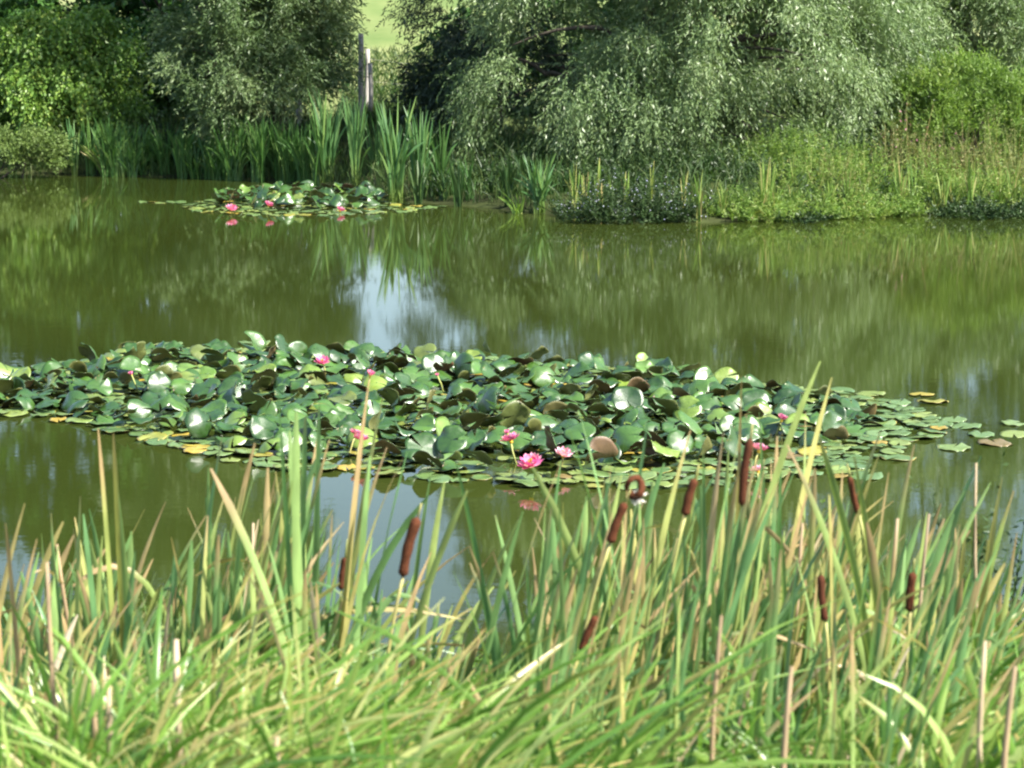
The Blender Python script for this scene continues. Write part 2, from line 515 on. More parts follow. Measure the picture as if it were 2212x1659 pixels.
# ------------------------------------------------------------------ trees and shrubs
def leaves(pos, dirs, ln, wd, rnd, fold=0.25):
    """one folded four-cornered leaf per row"""
    n = len(pos)
    side = norm(np.cross(dirs, sph(n)))
    nor = np.cross(side, dirs)
    ln, wd = ln[:, None], wd[:, None]
    mid = pos + dirs * ln * 0.45 + nor * ln * 0.06
    v = np.stack([pos, mid - side * wd * 0.5, pos + dirs * ln - nor * ln * 0.05, mid + side * wd * 0.5], 1).reshape(-1, 3)
    f = np.arange(n * 4).reshape(n, 4)
    return v, f, np.repeat(rnd, 4)


def crown(lobes, n_twig, per, twig_len, leaf, droop, seed, mat, spread=0.55, up=0.0, cut=None, shell=(0.45, 1.02), hide_z=5.0, jitter=0.25, name='crown', bunch=26, csize=0.30):
    """lobes: (cx,cy,cz,rx,ry,rz[,weight]); twigs leave the lobes, hang by `droop` and carry the leaves"""
    r = np.random.default_rng(seed)
    L = np.array([l[:6] for l in lobes], float)
    wgt = np.array([(l[3] * l[4] + l[3] * l[5] + l[4] * l[5]) * (l[6] if len(l) > 6 else 1) for l in lobes])
    # boughs: each carries a bunch of twigs, so light and dark clumps form
    ncl = max(12, n_twig // bunch)
    kc = r.choice(len(L), ncl, p=wgt / wgt.sum())
    dc = sph(ncl, r)
    dc[:, 2] = np.where(dc[:, 2] < -0.6, -dc[:, 2], dc[:, 2])
    radc = shell[0] + (shell[1] - shell[0]) * r.random(ncl) ** 0.5
    cc = L[kc, :3] + dc * L[kc, 3:6] * radc[:, None]
    ctone = r.random(ncl)
    ci = r.integers(0, ncl, n_twig)
    d = norm(dc[ci] + sph(n_twig, r) * 0.45)
    off = sph(n_twig, r) * (r.random(n_twig) ** 0.5)[:, None] * csize
    along = r.random(n_twig)[:, None] * csize * 1.6
    s = cc[ci] + off * np.array([1, 1, 0.8]) + d * along - np.array([0, 0, 1.0]) * along * droop * 0.7
    tone = ctone[ci]
    # fewer, larger leaves where the photograph cannot look: high above and on the far side
    hid = (s[:, 2] > hide_z) | ((d[:, 1] > 0.35) & (r.random(n_twig) < 0.8))
    keep = ~hid | (r.random(n_twig) < 0.38)
    keep &= s[:, 2] > 0.05
    if cut is not None:
        keep &= cut(s)
    s, d, hid, tone = s[keep], d[keep], hid[keep], tone[keep]
    n = len(s)
    out = norm(d * np.array([1, 1, 0.5]) * 0.7 + sph(n, r) * spread + np.array([0, 0, up - droop * 0.4]))
    tl = twig_len * (0.6 + 0.8 * r.random(n))
    t = (np.arange(per) + 0.5)[None] / per + (r.random((n, per)) - 0.5) / per
    pos = s[:, None] + out[:, None] * (tl[:, None] * t)[..., None]
    pos[..., 2] -= droop * tl[:, None] * t * t * 0.9
    td = out[:, None] + np.array([0, 0, -1.0]) * (1.6 * droop * t)[..., None]
    ld = norm(norm(td) * 0.75 + sph(n * per, r).reshape(n, per, 3) * 0.62 + np.array([0, 0, -0.25 * droop]))
    big = np.where(hid, 1.75, 1.0)[:, None] * (0.7 + 0.6 * r.random((n, per)))
    rn = np.clip((0.6 * tone + 0.4 * r.random(n))[:, None] * (1 - jitter) + jitter * r.random((n, per)), 0, 1)
    pos, ld, big, rn = pos.reshape(-1, 3), ld.reshape(-1, 3), big.reshape(-1), rn.reshape(-1)
    ok = pos[:, 2] > 0.03
    v, f, a = leaves(pos[ok], ld[ok], leaf[0] * big[ok], leaf[1] * big[ok], rn[ok])
    return make_mesh(name, v, f, mat, {'rnd': a, 't': np.zeros(len(a))}, smooth=False)


def woody(root, base, lobes, r0, seed, trunks=1, lean=0.0):
    """tapered trunk with limbs reaching into the lobes"""
    r = np.random.default_rng(seed)
    base = np.array(base, float)
    for q in range(trunks):
        g = Geo()
        top = np.mean([l[:3] for l in lobes], 0)
        off = np.array([r.normal() * 0.25, r.normal() * 0.25, 0]) if q else np.zeros(3)
        b = base + off - np.array([0, 0, 0.15])
        ctrl = np.array([b[0] + lean, b[1], (b[2] + top[2]) * 0.5])
        t = np.linspace(0, 1, 9)
        pts = bez(b[None], ctrl[None], (top + off * 2)[None], t[None])[0]
        tube(g, pts, r0 * (1.15 - 0.85 * t))
        link('trunk', g.mesh('trunk', M['bark']), root)
    for l in lobes:
        g = Geo()
        st = pts[3]
        e = np.array(l[:3])
        t = np.linspace(0, 1, 7)
        c = (st + e) / 2 + np.array([0, 0, 0.04 * np.linalg.norm(e - st)])
        pb = bez(st[None], c[None], e[None], t[None])[0]
        tube(g, pb, r0 * 0.5 * (1.05 - 0.8 * t), sides=6)
        for _ in range(5):
            s0 = pb[r.integers(2, 7)]
            e2 = e + sph(1, r)[0] * np.array(l[3:6]) * 0.85
            pm = bez(s0[None], ((s0 + e2) / 2 + [0, 0, 0.2])[None], e2[None], np.linspace(0, 1, 5)[None])[0]
            tube(g, pm, r0 * 0.16 * np.linspace(1, 0.3, 5), sides=5, cap=False)
        link('limb', g.mesh('limb', M['bark']), root)


def tree(name, label, cat, base_px, y, lobes_px, crown_args, r0, seed, group=None, trunks=1, lean=0.0):
    """lobes_px: (px, py, dy, rx, ry, rz[, weight]) measured in the photograph's columns and rows at distance y+dy"""
    bx = px_x(base_px, y)
    bz = float(ground_z(bx, y))
    lobes = []
    for l in lobes_px:
        c = at(l[0], l[1], y + l[2])
        lobes.append((c[0] - bx, c[1] - y, c[2], *l[3:]))
    root = link(name, None, loc=(bx, y, 0))
    tag(root, label, cat, group)
    woody(root, (0, 0, bz), lobes, r0, seed, trunks, lean)
    link('crown', crown(lobes, seed=seed, **crown_args), root)
    return root


# rows above 0 lie above the photograph's upper edge: they only show in the water
tree('willow_tree', 'large silvery willow overhanging the far bank, the brightest and widest tree', 'tree', 1420, 38.0,
     [(1300, 60, -1.6, 1.7, 1.5, 1.5, 1.3), (1600, 80, -2.2, 1.6, 1.4, 1.6, 1.5), (1760, 150, -1.8, 1.15, 1.1, 1.1, 1.6), (1180, 160, -0.8, 1.0, 1.0, 1.0, 1.2), (1470, 210, -2.0, 1.6, 1.2, 0.95, 1.6),
      (1330, 225, -1.6, 1.1, 1.0, 0.85, 1.4), (1700, 40, -1.2, 1.7, 1.4, 1.3, 1.3),
      (1400, 300, -2.4, 0.9, 0.7, 0.36, 1.3), (1560, 325, -2.4, 0.6, 0.6, 0.3, 1.2), (1620, 275, -2.4, 0.95, 0.8, 0.6, 1.5), (1450, -200, 0, 2.6, 2.4, 1.9), (1700, -230, 0.2, 2.2, 2.0, 1.6), (1310, -330, 0.3, 1.8, 2.0, 1.6), (1520, -600, 0.5, 2.8, 2.5, 2.2), (1480, -960, 0.5, 2.2, 2.2, 1.9), (1750, -600, 0.6, 1.8, 2, 1.8)],
     dict(n_twig=40000, per=11, twig_len=0.36, leaf=(0.078, 0.018), droop=0.75, bunch=100, csize=0.36, shell=(0.6, 1.12), mat=M['willow'], hide_z=3.6), 0.26, 3, 'willows on the far bank')
tree('willow_tree', 'blue green willow, leaves coloured darker for shade, left of the bright one behind the cattails', 'tree', 1060, 41.5,
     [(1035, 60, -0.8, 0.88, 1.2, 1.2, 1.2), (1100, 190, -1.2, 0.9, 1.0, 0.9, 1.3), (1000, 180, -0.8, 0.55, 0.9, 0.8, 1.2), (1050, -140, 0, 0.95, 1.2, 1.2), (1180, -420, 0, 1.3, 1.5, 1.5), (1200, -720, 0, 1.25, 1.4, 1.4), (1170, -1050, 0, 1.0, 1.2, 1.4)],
     dict(n_twig=15000, per=11, twig_len=0.36, leaf=(0.08, 0.02), droop=0.5, bunch=60, csize=0.34, mat=M['willow_shade'], hide_z=3.6), 0.2, 4, 'willows on the far bank')
tree('willow_tree', 'tall grey green willow at the right edge of the far bank', 'tree', 2080, 43.0,
     [(2000, 60, -1, 1.25, 1.2, 1.3, 1.2), (2120, 120, -1.4, 1.2, 1.1, 1.1, 1.3), (1930, 160, -0.6, 0.75, 0.9, 0.9), (2230, 80, -1, 1.2, 1.2, 1.3), (2040, -200, 0, 1.9, 1.8, 1.7), (2230, -160, 0.2, 1.2, 1.4, 1.3), (1990, -500, 0.3, 1.6, 1.6, 1.7)],
     dict(n_twig=18000, per=11, twig_len=0.36, leaf=(0.08, 0.02), droop=0.6, bunch=65, csize=0.36, mat=M['willow'], hide_z=3.6), 0.22, 6, 'willows on the far bank')
tree('willow_tree', 'bushy olive willow between the dark trees and the fence posts', 'tree', 610, 41.0,
     [(505, 50, -1, 0.95, 1.0, 0.9, 1.2), (605, 60, -0.8, 0.8, 0.9, 0.8, 1.2), (475, 130, -1.4, 0.6, 0.8, 0.5, 1.3), (570, 180, -1.2, 0.9, 0.9, 0.5, 1.2), (640, 5, -0.6, 0.5, 0.8, 0.5), (470, 215, -1.6, 0.35, 0.5, 0.25, 1.4), (625, 150, -0.8, 0.55, 0.8, 0.45), (510, -130, 0, 1.2, 1.4, 1.2), (650, -110, 0.2, 0.4, 0.7, 0.3), (430, -400, 0, 1.2, 1.4, 1.3)],
     dict(n_twig=15000, per=11, twig_len=0.33, leaf=(0.08, 0.021), droop=0.35, bunch=60, csize=0.3, mat=M['willow_yellow'], hide_z=3.8), 0.15, 8, 'willows on the far bank', trunks=2)
tree('broadleaf_tree', 'dark leafy tree filling the upper left corner behind the climber covered bush', 'tree', 120, 49.0,
     [(-20, 60, -1.5, 2.2, 1.8, 1.9), (190, 40, -1.2, 1.6, 1.6, 1.9), (80, 200, -1, 2.3, 1.5, 1.6), (0, -300, 0, 3, 2.8, 2.6), (220, -380, 0, 2.4, 2.4, 2.4), (80, -800, 0.4, 3, 2.8, 2.8), (60, -1150, 0.4, 2.4, 2.4, 2.2)],
     dict(n_twig=16000, bunch=60, csize=0.36, per=8, twig_len=0.34, leaf=(0.13, 0.085), droop=0.35, mat=M['dark_leaf'], hide_z=4.2), 0.3, 12, 'dark trees behind the left bank')
tree('broadleaf_tree', 'dark leafy tree standing behind the olive willow, left of the fence posts', 'tree', 400, 47.5,
     [(330, 60, -1.2, 1.1, 1.5, 1.9), (430, 70, -1.2, 1.1, 1.4, 1.8), (360, 210, -1.6, 1.5, 1.2, 1.1), (540, 140, -0.5, 1.2, 1.2, 1.5), (370, -280, 0, 2.0, 2.2, 2.2), (370, -650, 0.4, 2.0, 2.3, 2.2), (340, -1000, 0.4, 1.7, 1.9, 1.8)],
     dict(n_twig=11000, bunch=60, csize=0.36, per=8, twig_len=0.34, leaf=(0.12, 0.08), droop=0.35, mat=M['dark_leaf'], hide_z=4.2), 0.25, 13, 'dark trees behind the left bank')
tree('broadleaf_tree', 'dark tree glimpsed between the two right hand willows, with lobes added as dark backing', 'tree', 1880, 48.0,
     [(1880, 100, -0.6, 1.1, 1.2, 1.6), (1900, 260, -1.2, 1.2, 1.0, 1.0), (1820, -200, 0, 1.6, 1.6, 1.8), (1560, 120, -1, 2.6, 1.0, 1.8), (1250, 120, -1, 2.4, 1.0, 1.8), (1150, 240, -1, 1.6, 0.8, 1.2)],  # wide lobes behind the big willow are added to darken its openings
     dict(n_twig=9000, per=8, twig_len=0.4, leaf=(0.12, 0.075), droop=0.35, mat=M['dark_leaf'], hide_z=4.2), 0.2, 14)
for k, (bp, yy, lob, lab) in enumerate([
        (800, 118.0, [(740, -180, 0, 1.8, 3, 1.3), (830, -210, 0, 1.8, 3, 1.3), (790, -160, -1, 2.4, 3, 1.0)], 'distant tree on the meadow slope seen through its reflection below the fence posts'),
        (930, 124.0, [(900, -190, 0, 1.8, 3, 1.3), (970, -220, 0, 2.4, 3, 1.6), (930, -160, -1, 2.6, 3, 1.2)], 'distant tree on the meadow slope, partly behind the blue green willow')]):
    tree('broadleaf_tree', lab, 'tree', bp, yy, lob, dict(n_twig=2600, per=8, twig_len=0.8, leaf=(0.3, 0.2), droop=0.3, mat=M['vine_leaf'], hide_z=99, csize=0.7), 0.3, 15 + k)
tree('climber_bush', 'yellow green bush overgrown with hanging climbers at the left edge', 'bush', 130, 42.5,
     [(60, 140, -0.5, 0.9, 0.8, 0.75), (170, 120, -0.6, 0.75, 0.8, 0.7), (120, 200, -1.0, 0.95, 0.8, 0.7), (40, 220, -0.8, 0.8, 0.8, 0.6), (215, 190, -0.6, 0.5, 0.6, 0.7), (120, 75, -0.4, 0.7, 0.6, 0.35)],
     dict(n_twig=7500, bunch=55, csize=0.24, per=8, twig_len=0.32, leaf=(0.075, 0.05), droop=0.8, mat=M['vine_leaf'], hide_z=9, jitter=0.5), 0.07, 21, trunks=3)
tree('shrub', 'small pale olive shrub at the waterline in the left corner of the far bank', 'shrub', 50, 39.3,
     [(25, 325, 0, 0.36, 0.35, 0.25), (95, 330, 0, 0.3, 0.35, 0.22), (60, 345, -0.2, 0.5, 0.35, 0.16)],
     dict(n_twig=1300, per=7, twig_len=0.18, leaf=(0.05, 0.03), droop=0.1, up=0.35, mat=M['olive_leaf'], hide_z=9, csize=0.1, bunch=20), 0.02, 22, trunks=2)
tree('shrub', 'light green feathery bush below the right hand willow', 'shrub', 2080, 36.0,
     [(2010, 235, 0, 0.5, 0.6, 0.42), (2110, 225, 0, 0.6, 0.6, 0.45), (2190, 250, 0, 0.5, 0.6, 0.42), (2060, 310, -0.3, 0.8, 0.6, 0.4)],
     dict(n_twig=3600, per=8, twig_len=0.26, leaf=(0.07, 0.02), droop=0.05, up=0.6, mat=M['lime_leaf'], hide_z=9, csize=0.16), 0.025, 23, trunks=3)
tree('shrub', 'dark green undergrowth bush beneath the right end of the big willow', 'shrub', 1900, 38.0,
     [(1880, 250, 0, 0.6, 0.5, 0.5), (1930, 320, -0.4, 0.55, 0.5, 0.35), (1850, 330, -0.4, 0.6, 0.5, 0.35)],
     dict(n_twig=1900, per=8, twig_len=0.25, leaf=(0.08, 0.05), droop=0.3, mat=M['herb_dark'], hide_z=9), 0.03, 24, trunks=2)


def herb(name, label, cat, px, y, rx, ry, hgt, n, leaf, mat, seed, group=None, extras=None):
    """clump of leafy upright stems"""
    r = np.random.default_rng(seed)
    x0 = px_x(px, y)
    root = link(name, None, loc=(x0, y, 0))
    tag(root, label, cat, group)
    a, q = r.random(n) * 2 * np.pi, np.sqrt(r.random(n))
    bx, by = np.cos(a) * q * rx, np.sin(a) * q * ry
    bz = np.maximum(ground_z(bx + x0, by + y), 0.0)
    hh = hgt * (1 - 0.55 * q ** 1.6) * (0.45 + 0.75 * r.random(n) ** 1.4)
    p0 = np.stack([bx, by, bz - 0.02], 1)
    tip = p0 + np.stack([bx * 0.25 + r.normal(size=n) * 0.14, by * 0.25 + r.normal(size=n) * 0.12, hh], 1)
    p1 = (p0 + tip) / 2 + r.normal(size=(n, 3)) * 0.03
    g = Geo()
    g.add(*blades(p0, p1, tip, 0.008, sph(n, r), 3, rnd=r.random(n)))
    link('stems', g.mesh('stems', mat), root)
    per = 22
    t = 0.15 + 0.85 * r.random((n, per))
    pos = bez(p0, p1, tip, t).reshape(-1, 3)
    d = norm(sph(n * per, r) * np.array([1, 1, 0.6]) + np.array([0, 0, 0.35]))
    s = (0.6 + 0.8 * r.random(n * per)) * (1.15 - 0.55 * t.reshape(-1))
    rn = np.clip(np.repeat(r.random(n), per) * 0.6 + 0.4 * r.random(n * per), 0, 1)
    v, f, av = leaves(pos, d, leaf[0] * s, leaf[1] * s, rn)
    link('foliage', make_mesh('foliage', v, f, mat, {'rnd': av, 't': np.zeros(len(av))}, smooth=False), root)
    if extras:
        en, em, ecount, esize = extras
        k = r.integers(0, n, ecount)
        pos = bez(p0[k], p1[k], tip[k], (0.62 + 0.4 * r.random(ecount))[:, None]).reshape(-1, 3) + r.normal(size=(ecount, 3)) * 0.035
        vv = []
        for m in range(2):
            d = norm(sph(ecount, r))
            v, f, av = leaves(pos - d * esize * 0.5, d, np.full(ecount, esize), np.full(ecount, esize * 0.9), r.random(ecount))
            vv.append((v, f, av))
        if ecount <= 100:
            for q in range(ecount):
                g = Geo()
                for v, f, av in vv:
                    g.add(v[q * 4:q * 4 + 4], [[0, 1, 2, 3]], av[q], 0.0)
                link(en, g.mesh(en, em), root)
        else:
            g = Geo()
            for v, f, av in vv:
                g.add(v, f, av, 0.0)
            tag(link(en, g.mesh(en, em), root), kind='stuff')
    return root


herb('flowering_clump', 'dark leafy clump dotted with tiny pale blue flowers at the waterline', 'plant', 1355, 31.2, 0.88, 0.42, 0.72, 330, (0.06, 0.022), M['herb_dark'], 31,
     extras=('flowers', M['tiny_flower'], 300, 0.019))
rh = np.random.default_rng(30)
KINDS = {'lime': ('herb_clump', 'plant', M['lime_leaf'], (0.075, 0.024)), 'grassy': ('herb_clump', 'plant', M['far_grass'], (0.09, 0.014)),
         'faded': ('weed_clump', 'weed', M['weed_leaf'], (0.06, 0.016)), 'dark': ('herb_clump', 'plant', M['herb_dark'], (0.065, 0.026))}
for kd, px, y, rx, hg, n_, lab in [
    ('lime', 1690, 34.4, 0.55, 0.85, 170, 'bright herbs by the big willow, leftmost of the tall bright ones'),
    ('lime', 1790, 34.2, 0.6, 0.95, 190, 'tall bright herbs under the drooping right side of the big willow'),
    ('grassy', 1740, 33.0, 0.6, 0.75, 190, 'grassy yellow green herbs in front of the tall bright ones'),
    ('grassy', 1860, 33.4, 0.6, 0.8, 190, 'grassy yellow green herbs left of the faded weeds'),
    ('dark', 1650, 33.2, 0.5, 0.55, 110, 'darker herbs at the foot of the big willow, right of the flowering clump'),
    ('lime', 1590, 31.6, 0.4, 0.42, 110, 'low bright herbs at the water right of the thin upright reeds'),
    ('grassy', 1660, 31.5, 0.45, 0.5, 140, 'scruffy pale grass herbs at the water beside the low bright herbs'),
    ('lime', 1760, 31.9, 0.45, 0.4, 130, 'low bright herbs at the water in the middle of the right bank'),
    ('dark', 1720, 31.4, 0.3, 0.24, 60, 'small dark herbs touching the water in the middle of the right bank'),
    ('grassy', 1840, 32.0, 0.5, 0.5, 150, 'scruffy pale herbs at the water below the faded weeds'),
    ('lime', 1930, 32.4, 0.45, 0.45, 130, 'low bright herbs left of the sparse reeds by the hollow'),
    ('faded', 1800, 33.0, 0.35, 0.85, 80, 'thin faded weeds rising between the bright herbs'),
    ('faded', 1960, 34.4, 0.5, 1.15, 150, 'faded weeds with dull pink spikes below the feathery bush'),
    ('faded', 2060, 34.0, 0.5, 1.0, 150, 'straw coloured weeds in the middle of the right hand weeds'),
    ('grassy', 2010, 33.2, 0.5, 0.8, 150, 'tall yellow green grass clump among the faded weeds'),
    ('faded', 2170, 33.8, 0.55, 1.15, 170, 'tall straw coloured weeds at the right edge of the far bank'),
    ('grassy', 2130, 32.8, 0.5, 0.7, 140, 'yellow green grass clump above the dark bank hollow'),
    ('dark', 2090, 31.9, 0.4, 0.36, 90, 'dark overhanging herbs in the bank hollow at the right'),
    ('dark', 2180, 32.0, 0.4, 0.32, 90, 'dark herbs at the right edge of the waterline'),
    ('dark', 1860, 34.6, 0.5, 0.9, 120, 'tall herbs coloured dark as painted shadow between the big willow and the feathery bush'),  # this and the next two clumps are added dark to paint shade pockets
    ('dark', 1940, 33.0, 0.3, 0.6, 70, 'herbs coloured dark to paint a shade pocket below the faded weeds'),
    ('dark', 1780, 32.5, 0.3, 0.55, 70, 'herbs coloured dark to paint a shade pocket between the bright herbs'),
    ('lime', 2200, 35.6, 0.5, 1.3, 150, 'bright feathery herbs behind the straw coloured weeds at the right edge'),
]:
    nm, ct, mt, lf = KINDS[kd]
    herb(nm, lab, ct, px, y, rx, 0.5, hg, n_, lf, mt, 1000 + px, 'weeds on the right bank' if kd == 'faded' else 'herbs on the right bank',
         extras=('flower_spike', M['pink_spike'], 30, 0.035) if 'pink spikes' in lab else None)
herb('herb_clump', 'herbs coloured dark for the shade on the bank below the blue green willow', 'plant', 1080, 35.0, 0.9, 0.6, 0.4, 260, (0.08, 0.03), M['herb_dark'], 39, 'shaded herbs under the willows')
herb('herb_clump', 'herbs coloured dark for the shade under the middle of the big willow', 'plant', 1400, 33.8, 1.3, 0.7, 0.45, 330, (0.08, 0.03), M['herb_dark'], 40, 'shaded herbs under the willows')
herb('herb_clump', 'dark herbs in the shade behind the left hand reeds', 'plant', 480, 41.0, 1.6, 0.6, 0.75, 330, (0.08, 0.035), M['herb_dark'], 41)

# grass along the far bank and on the slope
n = 14000
r = np.random.default_rng(50)
gx = r.uniform(-9.5, 9, n)
gy = far_shore(gx) + 0.05 + r.random(n) ** 1.3 * 7
hh = 0.16 + 0.3 * r.random(n)
p0 = np.stack([gx, gy, ground_z(gx, gy) - 0.02], 1)
dd = r.normal(size=(n, 3)) * np.array([0.16, 0.16, 0]) * hh[:, None] * 2
p2 = p0 + dd + np.stack([0 * hh, 0 * hh, hh], 1)
p1 = p0 + np.stack([0 * hh, 0 * hh, hh * 0.7], 1)
g = Geo()
g.add(*blades(p0, p1, p2, 0.011, sph(n, r), 3, rnd=r.random(n)))
tag(link('bank_grass', g.mesh('bank_grass', M['bank_grass'])), 'short grass covering the far bank under the trees', 'grass', kind='stuff')
n = 4500
gy = 44 + r.random(n) ** 1.6 * 14
gx = px_x(r.uniform(740, 960, n), gy)
hh = (0.08 + 0.16 * r.random(n)) * np.interp(gy, [44, 47], [2.2, 1])
p0 = np.stack([gx, gy, ground_z(gx, gy) - 0.02], 1)
p2 = p0 + np.stack([r.normal(size=n) * 0.1, r.normal(size=n) * 0.1, hh], 1)
g = Geo()
g.add(*blades(p0, (p0 + p2) / 2, p2, 0.022, sph(n, r), 2, rnd=r.random(n)))
tag(link('meadow_grass', g.mesh('meadow_grass', M['bank_grass'])), 'sunlit meadow grass on the slope behind the fence posts', 'grass', kind='stuff')

# ------------------------------------------------------------------ fence
fence = tag(link('wire_fence', None, loc=(px_x(784, 44.0), 44.0, 0)), 'weathered wooden fence posts with wire in the gap between the willows', 'fence')
fx, fy = fence.location.x, fence.location.y
ptops = []
for k, (px, py, y, rad) in enumerate([(784, 72, 44.0, 0.054), (794, 106, 46.5, 0.05), (804, 136, 44.6, 0.046), (990, 120, 52.0, 0.06), (650, 80, 44.0, 0.06)]):
    g = Geo()
    x, zt = px_x(px, y), top_z(py, y)
    z0 = float(ground_z(x, y)) - 0.3
    t = np.linspace(0, 1, 8)
    pts = np.stack([x - fx + 0.04 * t * (k % 2) + 0.006 * np.sin(t * 9 + k), np.full(8, y - fy), z0 + (zt - z0) * t], 1)
    tube(g, pts, rad * (1.05 - 0.12 * t), rnd=0.1 * k, sides=9)
    link('post', g.mesh('post', M['post']), fence)
    ptops.append(np.array([x - fx, y - fy, zt]))
for dz in (0.18, 0.62):
    g = Geo()
    for a, b_ in ((4, 0), (0, 1), (1, 3)):
        A, B = ptops[a] - [0, 0, dz], ptops[b_] - [0, 0, dz]
        t = np.linspace(0, 1, 9)[:, None]
        tube(g, A + (B - A) * t - np.array([0, 0, 0.06]) * (4 * t * (1 - t)), 0.0022, sides=4)
    link('wire', g.mesh('wire', M['wire']), fence)


# ------------------------------------------------------------------ reeds on the far bank
def reed_clump(name, label, px, py, top_py, half_px, n, width, mat, seed, group, parts=True, lean_px=0.0, low=0.45):
    r = np.random.default_rng(seed)
    b = on_water(px, py)
    y = b[1]
    root = link(name, None, loc=(b[0], y, 0))
    tag(root, label, 'reeds', group)
    zt = top_z(top_py, y)
    half = half_px / F2 * y
    lx = lean_px / F2 * y
    a = r.random(n) * 2 * np.pi
    q = np.sqrt(r.random(n))
    p0 = np.stack([np.cos(a) * q * half * 0.3, np.sin(a) * q * half * 0.3, np.full(n, -0.05)], 1)
    hh = zt * (low + (1 - low) * r.random(n) ** 0.6)
    fan = r.uniform(-1, 1, n)
    p2 = np.stack([fan * half * (0.5 + 0.5 * hh / zt) + lx * hh / zt, r.uniform(-1, 1, n) * half, hh], 1)
    p1 = p0 + (p2 - p0) * np.array([0.22, 0.22, 0.6])
    bend = r.random(n) < 0.14
    p2[bend, 2] *= 0.72
    p2[bend, 0] *= 1.6
    face = norm(np.stack([r.normal(size=n) * 0.8, -np.ones(n), r.normal(size=n) * 0.2], 1))
    w = width * (0.7 + 0.6 * r.random(n))
    if parts:
        for k in range(n):
            g = Geo()
            g.add(*blades(p0[k], p1[k], p2[k], w[k], face[k:k + 1], 5, twist=r.normal() * 0.8, rnd=r.random(1)))
            link('leaf', g.mesh('leaf', mat), root)
    else:
        g = Geo()
        g.add(*blades(p0, p1, p2, w, face, 5, twist=r.normal(size=n) * 0.8, rnd=r.random(n)))
        root.name = 'unused'
        COL.objects.unlink(root)
        bpy.data.objects.remove(root)
        o = link(name, g.mesh(name, mat), loc=(b[0], y, 0))
        tag(o, label, 'reeds', group)
        return o
    return root


RG = 'tall reed clumps on the far bank'
for args in [
    ('tall blue green reed clump leftmost in the group before the fence posts', 705, 400, 188, 46, 46, 0.030, M['far_reed'], 61, RG),
    ('slender blue green reed clump directly below the fence posts', 768, 408, 200, 36, 36, 0.028, M['far_reed'], 62, RG),
    ('sunlit reed clump with yellow green base beside the far lily patch', 855, 438, 208, 46, 52, 0.030, M['far_reed'], 63, RG),
    ('reed clump to the right of the sunlit one beside the far lily patch', 908, 432, 225, 38, 38, 0.028, M['far_reed'], 64, RG),
    ('short dark reed clump right of the tall reeds', 1014, 441, 335, 26, 14, 0.022, M['dim_reed'], 65, RG),
    ('broad dark green reed clump left of the flowering clump', 1165, 461, 330, 46, 42, 0.026, M['far_reed'], 66, RG),
    ('thin upright yellow green reeds right of the flowering clump', 1510, 481, 355, 16, 10, 0.024, M['far_grass'], 67, RG),
    ('narrow upright green reeds at the water on the right bank', 2095, 463, 325, 22, 12, 0.022, M['far_grass'], 68, RG),
    ('sparse green reeds beside the hollow on the right bank', 2035, 463, 370, 22, 10, 0.02, M['far_grass'], 69, RG),
    ('green reed clump next to the pale olive shrub', 160, 380, 250, 26, 18, 0.026, M['far_reed'], 70, RG),
    ('light green reed clump with leaves bent over the water near the left edge', 268, 381, 265, 44, 36, 0.026, M['far_reed'], 71, RG),
    ('fallen pale reed leaves leaning left over the water by the broad clump', 1118, 461, 415, 36, 12, 0.026, M['far_grass'], 72, RG, True, -18.0),
    ('bent pale reed leaves leaning left near the pale olive shrub', 225, 381, 310, 36, 14, 0.026, M['far_grass'], 73, RG, True, -30.0),
    ('tall reed tuft behind the group before the fence posts', 815, 404, 215, 38, 30, 0.024, M['far_reed'], 74, RG),
    ('reed tuft at the foot of the blue green willow', 950, 428, 250, 30, 18, 0.024, M['dim_reed'], 75, RG),
]:
    reed_clump('reed_clump', *args)
r = np.random.default_rng(80)
for k in range(64):
    px = r.uniform(170, 690)
    reed_clump('reed_tuft', 'green reeds coloured dimmer for the shaded row along the left far bank', px, np.interp(px, [280, 400, 650, 700], [382, 386, 397, 403]) - r.random() * 7, r.uniform(240, 315), r.uniform(24, 42), 24, 0.024, M['dim_reed'], 100 + k, 'dim reeds along the left far bank', False)
for k in range(30):
    px = r.uniform(890, 1330)
    reed_clump('reed_tuft', 'short reeds coloured dark for the shade under the big willow', px, r.uniform(428, 447) if px < 1090 else r.uniform(436, 452), r.uniform(318, 370), r.uniform(20, 34), 18, 0.022, M['shade_reed'], 160 + k, 'dim reeds under the big willow', False)
for k in range(12):
    px = r.uniform(1215, 1490)
    reed_clump('reed_tuft', 'green reeds rising through the flowering clump', px, r.uniform(466, 476), r.uniform(335, 385), r.uniform(8, 16), 6, 0.022, M['far_grass'], 180 + k, 'reeds in the flowering clump', False)
for k in range(24):
    px = r.uniform(1530, 2200)
    reed_clump('reed_tuft', 'pale grass tuft at the waterline of the right bank', px, np.interp(px, SHORE := [1500, 1700, 1900, 2212], [480, 473, 464, 460]) - r.random() * 5, 430 - 100 * r.random() ** 1.6, r.uniform(14, 34), 18, 0.015, M['far_grass'], 200 + k, 'grass tufts along the right bank', False, low=0.3)


